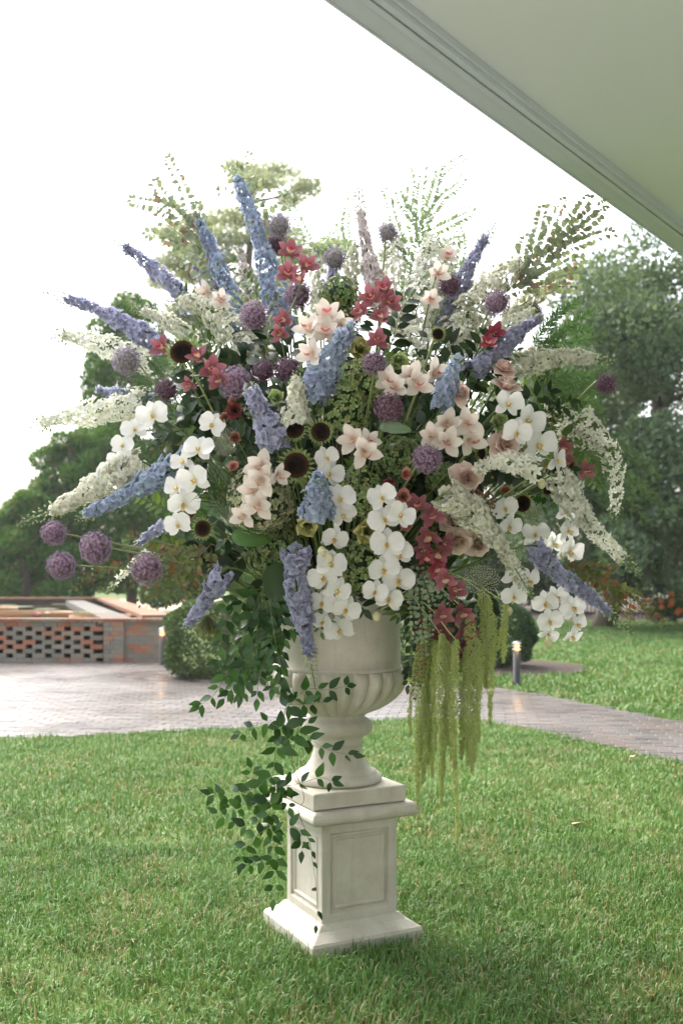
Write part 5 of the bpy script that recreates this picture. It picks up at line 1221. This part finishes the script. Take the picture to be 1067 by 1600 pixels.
A_('largest of the four alliums, nearest the urn at lower left', 230, 889, 26, 'allium', -0.42, (-0.3, -0.9, -0.1))

# sunflowers
sunflower('largest dark sunflower head in front of the left red orchids', 285, 550, 19, None, -0.22)
sunflower('left one of the two sunflowers side by side at centre', 459, 669, 16)
sunflower('right one of the two sunflowers side by side at centre', 501, 675, 15)
sunflower('sunflower head below the two at centre', 463, 727, 20)
sunflower('small sunflower head below the left white orchid column', 317, 826, 13)
sunflower('sunflower turned right beside the blush rose', 750, 706, 14, (0.75, -0.6, 0.1))
sunflower('tiny sunflower head under the white larkspur at upper right', 684, 522, 9, None, -0.12)
sunflower('dark sunflower head in shadow beneath the right rose', 816, 787, 13, None, -0.02)
sunflower('half seen dark sunflower head at right above the orchid column', 858, 762, 12, (0.4, -0.7, -0.5), -0.05)

# white moth orchids
phal('leftmost white moth orchid spray stepping down to the left', [(240, 649, 26), (211, 672, 25), (192, 697, 22), (190, 720, 24), (174, 742, 24, -0.2)], (), -0.22)
phal('white moth orchid column left of the blush orchids', [(311, 702, 28, 0.1, 0.3), (288, 722, 22, -0.5), (305, 750, 27), (278, 762, 24), (287, 787, 27), (279, 820, 24, -0.2, -0.2)], (), -0.14)
phal('single white moth orchid bloom at left below the large allium', [(332, 664, 24, 0.2)], (), -0.06)
phal('white moth orchid spray running down the centre', [(509, 716, 22, 0.4), (514, 740, 26, 0.2), (530, 780, 26, 0.5), (534, 806, 24, 0.4, 0.3), (522, 842, 26, 0.1, -0.2)], (), -0.07)
phal('long white moth orchid spray hanging over the front of the urn', [(517, 882, 26), (506, 902, 25), (526, 922, 24, 0.3, -0.2), (503, 942, 22, -0.2), (540, 952, 26, 0.2), (505, 972, 21), (532, 984, 27), (510, 1008, 25), (528, 1020, 24, 0.3, -0.3)], [(503, 862), (514, 872)], -0.16)
phal('white moth orchid spray right of centre hanging over the urn rim', [(597, 778, 24, -0.1, 0.2), (600, 812, 28), (625, 805, 25, 0.3), (605, 850, 27), (622, 867, 26), (599, 890, 25, -0.1), (622, 906, 26), (586, 925, 24, -0.2), (608, 936, 27)], [(589, 963)], -0.14)
phal('white moth orchid spray stepping down at upper right', [(792, 632, 27), (822, 657, 28), (806, 676, 24, -0.1), (839, 695, 29), (868, 720, 27, 0.9, -0.2)], [(846, 756)], -0.16)
phal('white moth orchid column hanging at the right edge', [(879, 768, 22, 0.2), (883, 800, 23, 0.3), (886, 830, 26, 0.5), (888, 862, 24, 0.3, -0.2)], [(878, 866)], -0.18)
phal('pair of white moth orchids below the lower blush rose', [(788, 794, 25, 0.1), (795, 822, 22, 0.2, -0.4)], (), -0.06)
phal('sideways white moth orchids above the lower right delphinium', [(836, 838, 26, -0.5, 0.5), (864, 850, 24, 0.4)], (), -0.06)
phal('white moth orchids drooping below the cream larkspur', [(803, 902, 27), (824, 908, 24, 0.5), (802, 932, 24, 0, -0.3)], [(794, 955)], -0.34)
phal('twin white orchid strands hanging lowest at right', [(852, 942, 23, -0.3), (868, 934, 22, 0.3), (858, 970, 24), (855, 990, 20, 0, -0.3), (894, 950, 22, 0.4), (899, 976, 22, 0.5), (893, 994, 20, 0.2, -0.4)], [(856, 1005)], -0.34)
phal('white moth orchids seen from the side behind the right plume', [(881, 634, 22, 0.8, 0.3), (912, 655, 20, 0.9, 0.4)], (), 0.02)

# cymbidium orchids
C_R = 'cym_red'
cym('rose red cymbidium spray at top left of centre', [(452, 396, 24, 0, 0.2), (478, 418, 23, 0.3), (450, 430, 24, -0.2), (470, 440, 20), (446, 502, 22, -0.2, -0.2), (438, 520, 18, -0.2)], C_R, -0.05)
cym('rose red cymbidium spray just right of centre top', [(582, 466, 24, -0.2), (601, 454, 23, 0.1, 0.2), (608, 474, 23, 0.3), (597, 498, 22), (566, 488, 20, -0.4), (590, 532, 22, 0.1, -0.2)], C_R, -0.10)
cym('rose red cymbidium spray behind the largest sunflower', [(256, 545, 24, -0.4), (312, 560, 23, 0.2), (330, 578, 26, 0.2), (342, 592, 22, 0.3), (298, 600, 16, 0, -0.3)], C_R, -0.12)
cym('rose red cymbidium spray beside the central right moth orchids', [(652, 792, 23, -0.1, 0.2), (676, 806, 24), (668, 836, 25), (692, 848, 22, 0.3), (662, 858, 20, -0.2, -0.4), (684, 862, 22, 0.1, -0.5)], C_R, -0.06)
cym('deep rose cymbidium spray hanging above the green tassels', [(694, 904, 22, -0.1), (708, 922, 24, 0.1), (690, 960, 22, -0.2), (720, 958, 23, 0.2), (686, 988, 25, -0.1), (726, 984, 27), (722, 1014, 25, 0, -0.1)], C_R, -0.34)
cym('small red cymbidium blooms at the right edge', [(876, 698, 21), (884, 724, 18, 0.1), (910, 736, 21, 0.4)], C_R, -0.10)
cym('dark red cymbidium bloom under the right alliums', [(771, 522, 22), (764, 538, 18)], 'cym_dark', -0.06)
cym('shadowed dark red cymbidium under the beige roses', [(682, 888, 20, -0.2), (664, 870, 17)], 'cym_dark', -0.10)
C_B = 'cym_blush'; cym0 = cym
def cym(label, blooms, key, off=-0.07): return cym0(label, blooms, key, off, 0.0, 1.15)
cym('blush cymbidium cluster at upper centre behind the fat blue spike', [(510, 496, 27, 0, 0.2), (484, 516, 25, -0.3), (510, 522, 26), (488, 555, 24, -0.2), (530, 510, 22, 0.4)], C_B, -0.08)
cym('blush cymbidium spray left of centre above the broad leaf', [(410, 728, 28, 0.2, 0.2), (410, 750, 27), (396, 764, 24, -0.2), (404, 790, 26), (382, 806, 22, -0.2, -0.2), (432, 742, 20, 0.5)], C_B, -0.09)
cym('blush cymbidium pair right of the small sunflowers', [(553, 686, 26, -0.1), (568, 706, 27, 0.2, -0.1), (574, 690, 20, 0.4)], C_B, -0.10)
cym('row of cream cymbidiums under the central allium', [(604, 596, 23, -0.2), (618, 606, 22), (643, 588, 25), (652, 603, 25, 0.1), (676, 584, 24, 0.3)], C_B, -0.08)
cym('big cream cymbidium cluster left of the blush roses', [(697, 661, 25), (728, 663, 25, 0.2), (732, 690, 27, 0.2, -0.1), (698, 692, 26), (674, 682, 22, -0.3)], C_B, -0.10)
cym('pale cymbidium at upper left under the blue spike', [(326, 456, 20, -0.1), (344, 470, 18, 0.2)], C_B, 0.02)
cym('pale cymbidium at upper right above the allium', [(698, 403, 18), (684, 428, 19, 0.1), (672, 470, 18)], C_B, -0.06)

# roses and small blooms
rose('open blush rose beside the right moth orchids', 790, 694, 27)
rose('open blush rose above the cream larkspur', 730, 746, 27)
rose('small blush rose beside the short blue delphinium', 719, 613, 21, face=(0.5, -0.85, 0.1))
rose('upright blush rose seen from the side at right', 791, 602, 24, face=(0.15, -0.6, 0.8), opn=0.7)
rose('pale blush rose behind the upright one at right', 788, 574, 20, face=(0.2, -0.7, 0.7))
rose('beige rose under the central right red orchids', 716, 846, 24, 'rose_beige', (0.1, -0.85, -0.5))
rose('beige rose behind the cream drooping larkspur', 748, 850, 23, 'rose_beige', (0.2, -0.9, -0.3), -0.02)
rose('small beige rose above the cream drooping larkspur', 706, 812, 20, 'rose_beige', None, -0.02)
def lis(label, x, y, r, key, off=-0.05, face=None): rose(label, x, y, r, key, face, off, 'lisianthus', 'lisianthus', 2, 'small lisianthus blooms')
lis('dark maroon lisianthus left of the front lavender spike', 366, 641, 13, 'lis_red')
lis('brown lisianthus bud by the single white orchid', 352, 652, 9, 'lis_brown')
lis('brown lisianthus over the lace flower at left', 368, 684, 10, 'lis_brown')
lis('small tan lisianthus left of the blush orchid spray', 364, 729, 9, 'lis_peach')
lis('brown lisianthus beside the lower left sunflower', 300, 804, 9, 'lis_brown')
lis('peach lisianthus above the central right red orchids', 630, 776, 12, 'lis_peach')
lis('peach lisianthus below the right allium', 634, 741, 10, 'lis_peach')
lis('maroon lisianthus left of the peach ones', 606, 757, 11, 'lis_red')
lis('small peach lisianthus next to the moth orchid column', 634, 822, 10, 'lis_peach')
lis('brown lisianthus left of the lower white orchid pair', 742, 772, 11, 'lis_brown')
lis('brown lisianthus above the lower white orchid pair', 790, 768, 10, 'lis_brown')
lis('tiny tan lisianthus beside the front lavender spike', 364, 626, 7, 'lis_peach')
def tulip(label, x, y, r, key='tulip', face=None): rose(label, x, y, r, key, face, -0.05, 'parrot_tulip', 'tulip', 2, 'green ruffled tulips')
tulip('yellow green ruffled bloom under the fat blue spike tip', 562, 546, 17)
tulip('yellow green ruffled bloom left of the central orchids', 480, 820, 19)
tulip('cream green ruffled bloom between the two orchid columns', 574, 832, 20)
tulip('green ruffled bloom beside the right moth orchids', 780, 659, 15, 'tulip_green')
tulip('green ruffled bloom above the cream cymbidium row', 622, 565, 15, 'tulip_green')
tulip('pale green bell bloom hanging over the vine left of the urn', 391, 944, 16, 'tulip_green', (0, -0.5, -0.85))
tulip('small green bloom left of the upright white larkspur', 432, 622, 13, 'tulip_green')

# hydrangeas
hydrangea('antique green hydrangea behind the blush orchid spray at left', 408, 782, 54, 'hyd_pink', -0.02)
hydrangea('green hydrangea below the fat blue delphinium', 535, 640, 46)
hydrangea('green hydrangea beside the central purple allium', 562, 596, 36)
hydrangea('green hydrangea right of the central moth orchids', 562, 768, 42)
hydrangea('green hydrangea between the orchid columns above the urn rim', 566, 882, 46)
hydrangea('dark hydrangea at the top between the two red orchid sprays', 532, 462, 32, 'hyd_dark', 0.0)
hydrangea('dark hydrangea under the broad serrated leaf right of centre', 622, 718, 40, 'hyd_dark')
hydrangea('dark green hydrangea right of the broad lower left leaf', 432, 862, 46, 'hyd_dark')
hydrangea('shaded green hydrangea between the right allium and roses', 690, 748, 26, 'hyd_dark', 0.04, 40)
hydrangea('olive hydrangea low at left above the drooping lavender spike', 318, 868, 34, 'hyd_dark', 0.04, 46)

# lace flowers, berries, broad leaves
lace('cream lace flower below the single white orchid', 352, 690, 23)
lace('grey green lace flower above the tassels', 752, 906, 29, (0, -0.72, 0.5), -0.2)
lace('shadowed lace flower right of the dark sunflower', 834, 806, 22, (0.5, -0.8, 0.1))
t_ = thing('seed_cluster', 'brown berry cluster left of the lower white orchid pair', 'berries', root_of(W(762, 786, front(762, 786))))
P_ = W(762, 786, front(762, 786) - 0.05); b = B()
for k in range(90):
    q = Vector((random.gauss(0, 0.011), random.gauss(0, 0.010), random.gauss(0, 0.024))); s_ = random.uniform(0.0035, 0.0055); b.add([(x * s_, y * s_, z * s_) for x, y, z in ICO1[0]], ICO1[1], None, T(*(P_ + q - Vector(t_.location))))
tag(put('berries', b.mesh('berries', MT['berry']), t_), kind='stuff'); stem_to(t_, P_, 0.0025)
t_ = thing('green_dianthus', 'fuzzy bright green dianthus ball right of the lower allium', 'dianthus', root_of(W(692, 745, -0.5))); P_ = W(692, 746, front(692, 746) - 0.03); b = B()
for k in range(420):
    d = Vector((random.gauss(0, 1), random.gauss(0, 1), random.gauss(0, 1))).normalized(); v, f, c = petal(0.014, 0.0018, 1, 1, 0.5, 0.5); b.add(v, f, None, T(*(P_ + d * 0.030 - Vector(t_.location))) @ frame((0, 0, 0), d.cross(Vector((0.3, 0.2, 0.9))) + jv(0.3), d))
tag(put('flower_head', b.mesh('flower_head', MT['moss_ball']), t_), kind='stuff'); stem_to(t_, P_, 0.0025)
t_ = thing('drooping_seed_head', 'green whiskered seed head drooping left of the vine', 'seed head', root_of(W(328, 985, -0.3))); P_ = W(326, 962, -0.34); b = B()
for k in range(300):
    d = Vector((random.gauss(0, 0.45), random.gauss(0, 0.45), -1)).normalized(); v, f, c = petal(0.10 * random.uniform(0.6, 1), 0.0022, 2, 1, 0.5, 0.6, curl=0.2); b.add(v, f, None, T(*(P_ - Vector(t_.location))) @ frame((0, 0, 0), Vector((jit(1), -1, jit(1))), d))
tag(put('bracts', b.mesh('bracts', MT['leaf_olive']), t_), kind='stuff'); stem_to(t_, P_, 0.003)
def broad(label, x, y, L, Wd, dirpx, n, mat='leaf_big'):
    P = W(x, y, front(x, y) - 0.06); t = thing('broad_leaf', label, 'leaf', root_of(P)); b = B()
    v, f, c = petal(L, Wd, 12, 8, 0.42, 0.35, 0.06, -0.12, 0.0, 0.012, 0.35, 6); v = [(x_ * (1 + 0.035 * (i % 2)), y_, z_ + 0.004 * abs(math.sin(y_ * 160 + abs(x_) * 90))) for i, (x_, y_, z_) in enumerate(v)]
    b.add(v, f, c); M = local(t, frame(P, n, Vector((dirpx[0], 0, -dirpx[1])))); put('blade', b.mesh('blade', MT[mat]), t, M); stem_to(t, P, 0.0025)
broad('broad serrated green leaf at lower left of the blush orchids', 362, 838, 0.135, 0.095, (1.0, 0.12), (0, -0.75, 0.65))
broad('broad green leaf under the dark central allium', 592, 668, 0.11, 0.085, (1.0, 0.1), (0, -0.6, 0.8))
broad('dark broad leaf in shadow behind the hanging lavender spike', 440, 880, 0.14, 0.11, (-0.2, 1.0), (0.1, -0.9, 0.2), 'leaf_dark')

# leafy branches around the top and sides
BR = branch
BR('eucalyptus_branch', 'grey green leafy branch fanning out at the upper left', 'branch', [[(345, 470), (325, 400), (300, 340), (285, 290), (262, 248)], [(318, 380), (285, 345), (250, 300), (242, 284)], [(310, 365), (270, 330), (235, 318), (206, 314)], [(322, 395), (290, 372), (262, 352), (246, 338)], [(330, 420), (290, 385), (255, 372), (228, 365)], [(338, 440), (300, 415), (270, 398)], [(322, 370), (312, 335), (308, 320)]], 'euc', 0.020, (0.02, 0.05), 0.0018, 1.4, grp='leafy branches')
BR('leafy_twig', 'small leafed twig behind the tallest blue spike', 'branch', [[(420, 430), (410, 350), (402, 290), (388, 240)], [(414, 380), (385, 330), (352, 300), (344, 298)], [(408, 330), (375, 280), (350, 262)], [(412, 360), (440, 320), (445, 300)]], 'euc', 0.024, (0.08, 0.10), 0.0015, 1.2, grp='leafy branches')
BR('arching_sprig', 'thin arching sprig with tiny leaves at top left of centre', 'branch', [[(505, 450), (490, 395), (465, 340), (440, 298)], [(490, 395), (515, 372), (540, 360)], [(478, 370), (455, 372), (440, 388)]], 'airy', 0.010, (0.04, 0.06), 0.0014, 1.0, 'stem', grp='leafy branches', stuff=True)
BR('arching_sprig', 'pale small leafed sprig left of the blush larkspur spike', 'branch', [[(548, 460), (545, 400), (540, 340), (552, 300)], [(545, 400), (530, 360), (536, 330)], [(546, 420), (515, 385), (505, 370)], [(560, 420), (600, 400), (612, 380)]], 'airy', 0.009, (0.08, 0.10), 0.0014, 1.05, 'stem', grp='leafy branches', stuff=True)
BR('airy_branch', 'airy pale green branch rising highest at top right of centre', 'branch', [[(640, 470), (650, 400), (672, 320), (690, 270), (724, 246)], [(646, 420), (620, 360), (605, 305), (598, 295)], [(652, 395), (640, 330), (642, 285), (638, 262)], [(655, 385), (655, 320), (660, 280), (662, 262)], [(664, 350), (690, 310), (716, 290), (724, 275)], [(660, 370), (700, 350), (730, 335), (738, 325)], [(655, 395), (690, 380), (728, 372)], [(648, 410), (612, 385), (596, 352)], [(668, 330), (680, 290), (686, 262)], [(660, 360), (630, 320), (622, 300)]], 'airy', 0.0085, (0.04, 0.10), 0.0016, 1.15, 'stem', grp='leafy branches', stuff=True)
BR('airy_branch', 'airy pale sprig between the white larkspur and the lavender spike', 'branch', [[(700, 480), (715, 420), (722, 380), (712, 345)], [(715, 420), (740, 400), (755, 372)], [(708, 440), (690, 400), (680, 370)]], 'airy', 0.009, (0.05, 0.08), 0.0014, 1.1, 'stem', grp='leafy branches', stuff=True)
BR('reddish_leaf_branch', 'leafy branch with reddish tips spreading at upper right', 'branch', [[(770, 480), (800, 455), (850, 448), (890, 448), (902, 452)], [(800, 455), (840, 400), (862, 350), (880, 312)], [(806, 450), (860, 395), (905, 345), (950, 315)], [(830, 420), (838, 370), (848, 325)], [(850, 400), (900, 382), (945, 365), (958, 368)], [(860, 390), (905, 360), (930, 340), (942, 330)], [(820, 440), (815, 400), (822, 370)], [(815, 450), (860, 425), (895, 408), (908, 405)], [(850, 448), (880, 430), (905, 425)], [(845, 410), (870, 372), (905, 330), (918, 308)]], 'euc', 0.017, (-0.10, -0.04), 0.0018, 1.25, grp='leafy branches')
BR('reddish_leaf_branch', 'rusty leaf branch drooping at lower right past the fence', 'branch', [[(850, 880), (900, 888), (950, 915), (1000, 950), (1032, 972)], [(880, 885), (915, 900), (950, 908)], [(900, 888), (935, 888), (958, 890)], [(930, 905), (965, 938), (985, 965)], [(950, 915), (990, 930), (1015, 948)]], 'rust', 0.014, (-0.30, -0.18), 0.0018, 1.1, grp='leafy branches')
BR('reddish_leaf_branch', 'sparse rusty twig drooping at lower left below the alliums', 'branch', [[(300, 868), (240, 868), (190, 882), (140, 905), (112, 922)], [(240, 868), (215, 895), (205, 915)], [(280, 880), (245, 905), (222, 930), (220, 945)], [(190, 882), (150, 890), (125, 905)]], 'rust', 0.030, (-0.30, -0.22), 0.0016, 0.85, grp='leafy branches')
BR('olive_leaf_branch', 'olive brown leafy branch above the drooping lavender spike', 'branch', [[(330, 850), (300, 880), (270, 900), (240, 930)], [(310, 870), (300, 910), (280, 940)], [(300, 880), (262, 880), (236, 905)], [(330, 860), (330, 900), (312, 930)], [(290, 890), (270, 920), (262, 945)], [(320, 860), (285, 862), (260, 870)]], 'olive', 0.018, (-0.36, -0.36), 0.002, 0.95, grp='leafy branches')
BR('olive_leaf_branch', 'green brown leafy branch behind the left white orchids', 'branch', [[(300, 690), (265, 690), (240, 700)], [(290, 690), (270, 710), (250, 720)], [(300, 680), (270, 660), (255, 655)], [(320, 700), (300, 720)]], 'olive', 0.018, (-0.14, -0.10), 0.002, 0.85, grp='leafy branches')
BR('silver_leaf_branch', 'silvery round leafed branch hanging left of the deep rose orchids', 'branch', [[(658, 880), (655, 930), (660, 980), (664, 1020)], [(662, 880), (672, 920), (690, 945)], [(656, 890), (645, 930), (646, 970), (648, 1000)], [(660, 900), (676, 950), (672, 990)], [(668, 890), (690, 925), (710, 950)], [(650, 880), (640, 910), (642, 945)]], 'hang', 0.019, (-0.48, -0.42), 0.0016, 0.95, grp='leafy branches', droop=0.3)
BR('rust_twig', 'thin dark red twig hanging beside the silvery leaves', 'branch', [[(660, 960), (655, 1010), (650, 1050), (648, 1090)], [(656, 1000), (662, 1040), (656, 1070)]], 'rust', 0.016, (-0.42, -0.38), 0.0014, 0.6, grp='leafy branches', droop=0.4)
BR('green_leaf_branch', 'green leafy branch at the right edge behind the red orchids', 'branch', [[(850, 690), (890, 680), (925, 690), (950, 705)], [(880, 685), (915, 665), (940, 662)], [(890, 690), (925, 715), (945, 740)], [(870, 690), (905, 720), (930, 760)]], 'mid', 0.030, (-0.08, -0.02), 0.002, 0.75, grp='leafy branches')
# feathery greenery
plume('rosemary_plume', 'dark needle leafed plume at right above the horizontal white larkspur', [[(820, 560), (860, 530), (900, 500), (922, 488)], [(840, 545), (880, 520), (920, 515)], [(830, 550), (850, 510), (880, 480)], [(850, 535), (885, 535), (915, 530)], [(850, 530), (868, 495), (900, 470)]], (-0.06, 0.0), 'leaf_needle', 0.034, 0.0055, 0.0026, 0.03)
plume('rosemary_plume', 'dark needle leafed plume at right below the horizontal white larkspur', [[(820, 615), (860, 600), (900, 600), (935, 615)], [(840, 605), (880, 620), (930, 630)], [(850, 600), (890, 585), (925, 590)], [(830, 612), (870, 632), (905, 650)], [(860, 605), (900, 612), (925, 605)]], (-0.10, -0.02), 'leaf_needle', 0.036, 0.0055, 0.0026, 0.03)
plume('fern_plume', 'fine fern plume fanning out at the far right', [[(900, 700), (950, 720), (1000, 760), (1040, 800)], [(905, 705), (950, 745), (990, 790), (1010, 815)], [(900, 690), (950, 700), (1000, 715), (1028, 745)], [(910, 715), (940, 760), (960, 800), (975, 825)], [(905, 700), (960, 735), (1020, 770)], [(900, 695), (940, 685), (980, 690)]], (-0.02, 0.06), 'leaf_needle', 0.016, 0.0034, 0.0075, 0.085)
plume('fern_plume', 'fine fern plume behind the left red orchids', [[(290, 610), (250, 590), (215, 580)], [(285, 615), (240, 612), (200, 605)], [(290, 605), (255, 570), (235, 548)], [(280, 620), (240, 640), (190, 655), (140, 690)], [(270, 610), (220, 595), (180, 590)], [(300, 600), (262, 575), (225, 560)]], (-0.02, 0.08), 'leaf_needle', 0.016, 0.0034, 0.0075, 0.075)
plume('fern_plume', 'soft fern plume at the left between the white spikes', [[(240, 560), (205, 530), (190, 500)], [(250, 570), (240, 530), (245, 505)], [(260, 570), (280, 530), (290, 505)], [(235, 545), (180, 535), (165, 525)]], (0.06, 0.12), 'leaf_fern', 0.014, 0.003, 0.009, 0.07)
plume('fern_plume', 'fern plume spreading under the spiky white larkspur at left', [[(270, 660), (220, 665), (165, 672), (120, 690)], [(265, 655), (215, 648), (160, 635)], [(275, 665), (230, 690), (190, 708)], [(280, 650), (235, 625), (185, 605)], [(285, 640), (250, 605), (215, 590)]], (0.0, 0.08), 'leaf_needle', 0.016, 0.0034, 0.0075, 0.075)
plume('fern_plume', 'fern plume rising behind the horizontal white larkspur at right', [[(840, 600), (880, 560), (915, 530), (945, 520)], [(845, 610), (900, 590), (945, 570)], [(840, 590), (865, 540), (880, 505)], [(850, 620), (900, 625), (945, 640)], [(850, 630), (900, 660), (950, 690)]], (0.04, 0.1), 'leaf_needle', 0.018, 0.0036, 0.0075, 0.085)
plume('fern_plume', 'fern plume between the tall blue spikes and the arching sprig', [[(440, 460), (450, 400), (470, 350), (478, 325)], [(445, 450), (425, 400), (415, 370)], [(455, 440), (490, 400), (515, 385)]], (0.1, 0.14), 'leaf_fern', 0.014, 0.003, 0.009, 0.07)
plume('grass_tuft', 'dark green grassy tuft left of the blush orchids', [[(345, 800), (350, 770), (330, 745)], [(350, 800), (365, 775), (370, 750)], [(345, 795), (325, 770), (318, 762)]], (-0.46, -0.52), 'leaf_dark', 0.06, 0.003, 0.003, 0.04)

# trailing vines left of the urn
BR('smilax_vine', 'glossy green vine trailing down past the pedestal', 'vine',
   [[(420, 930), (432, 1010), (448, 1090), (430, 1180), (422, 1270), (430, 1340), (428, 1405)],
    [(444, 1110), (478, 1078), (510, 1078), (542, 1072)], [(446, 1100), (480, 1100), (505, 1096)], [(440, 1130), (475, 1150), (515, 1172), (552, 1180)], [(442, 1140), (415, 1128), (388, 1140), (374, 1148)],
    [(434, 1170), (468, 1140), (482, 1130)], [(430, 1210), (390, 1235), (350, 1242), (330, 1240)], [(426, 1230), (465, 1225), (500, 1215), (520, 1222)], [(425, 1250), (385, 1262), (355, 1255), (345, 1240)],
    [(424, 1270), (390, 1290), (365, 1282), (340, 1270)], [(425, 1290), (395, 1310), (380, 1330), (378, 1350)], [(426, 1300), (452, 1292), (470, 1300), (472, 1330)], [(430, 1340), (405, 1345), (385, 1352)], [(428, 1225), (445, 1245), (452, 1262)], [(424, 1260), (402, 1225), (392, 1200)]],
   'vine', 0.050, (-0.40, -0.34), 0.0016, 0.92, 'stem', 0.42, 'green vines hanging from the urn', two=True, droop=0.25)
BR('smilax_vine', 'thin vine tendril ending on the front edge of the pedestal', 'vine', [[(455, 1190), (475, 1245), (466, 1268), (482, 1310), (492, 1370), (496, 1410), (494, 1446)], [(466, 1268), (478, 1300), (488, 1330)]], 'vine', 0.085, (-0.36, -0.33), 0.0012, 0.62, 'stem_brown', 0.5, 'green vines hanging from the urn', two=False, droop=0.3)
BR('smilax_vine', 'bushy glossy vine cascading beside the urn on the left', 'vine',
   [[(410, 920), (385, 980), (360, 1040), (335, 1085), (312, 1102)], [(405, 930), (402, 985), (392, 1040), (378, 1088)], [(400, 925), (360, 960), (345, 1000), (340, 1030)], [(415, 940), (420, 1000), (405, 1060), (402, 1092)], 
    [(380, 990), (375, 1040), (362, 1078)], [(420, 935), (428, 970), (424, 1010)], [(430, 925), (442, 960), (440, 1000)], [(425, 930), (440, 990), (436, 1050)], [(412, 930), (424, 975), (430, 1030), (425, 1075)], [(420, 920), (452, 945), (458, 985)], [(410, 1000), (430, 1050), (440, 1075)], [(395, 1000), (372, 1060), (350, 1092)], [(408, 925), (380, 935), (352, 945)]],
   'vine', 0.040, (-0.36, -0.38), 0.002, 0.95, 'stem', 0.1, 'green vines hanging from the urn', droop=0.35)
BR('smilax_vine', 'dark leafy vine hanging close against the right of the urn', 'vine', [[(640, 890), (640, 950), (642, 1010), (638, 1070)], [(650, 900), (660, 960), (655, 1020)], [(700, 900), (715, 960), (720, 1040), (745, 1060)], [(760, 900), (765, 960), (762, 1030)], [(740, 920), (745, 990), (740, 1040)], [(680, 900), (690, 980), (680, 1050)]], 'dark', 0.034, (-0.22, -0.18), 0.002, 0.72, 'stem', 0.05, 'green vines hanging from the urn', droop=0.4)

# hanging amaranth
tassel('leftmost green amaranth tassel against the urn', [([(665, 960), (656, 1050), (652, 1140), (652, 1262)], 16), ([(668, 980), (662, 1060), (664, 1150), (660, 1225)], 18), ([(655, 1000), (646, 1060), (640, 1110), (641, 1150)], 10), ([(660, 1000), (668, 1080), (670, 1140), (668, 1195)], 17), ([(676, 1000), (672, 1060), (658, 1130), (656, 1190)], 17), ([(672, 1010), (676, 1090), (674, 1150), (675, 1215)], 14)], -0.36)
tassel('second green amaranth tassel from the urn', [([(688, 990), (686, 1080), (690, 1170), (689, 1262)], 17), ([(692, 990), (696, 1070), (692, 1140), (693, 1215)], 18), ([(680, 1000), (676, 1080), (680, 1130), (678, 1180)], 12)], -0.40)
tassel('longest green amaranth tassel ending in a thin tail', [([(712, 1000), (708, 1090), (709, 1160), (711, 1200)], 20), ([(710, 1185), (711, 1220), (714, 1265), (714, 1320)], 9), ([(705, 1010), (702, 1080), (706, 1140), (704, 1188)], 18), ([(698, 1000), (700, 1060), (698, 1120), (700, 1165)], 16)], -0.42)
tassel('broad green amaranth tassel below the deep rose orchids', [([(735, 960), (730, 1060), (728, 1130), (738, 1205)], 22), ([(742, 990), (745, 1070), (742, 1130), (741, 1190)], 19), ([(728, 1010), (720, 1090), (722, 1140), (720, 1186)], 20), ([(748, 1000), (750, 1060), (746, 1110), (748, 1160)], 15), ([(733, 1020), (735, 1090), (732, 1150), (730, 1195)], 18)], -0.38)
tassel('green amaranth tassel under the lace flower', [([(762, 930), (764, 1000), (766, 1060), (765, 1132)], 17), ([(752, 920), (756, 990), (758, 1050), (758, 1075)], 18), ([(770, 960), (772, 1010), (768, 1050)], 13)], -0.34)
tassel('short rightmost green amaranth tassel', [([(789, 940), (788, 980), (787, 1010), (786, 1035)], 13), ([(792, 945), (783, 985), (778, 1015)], 9)], -0.34)
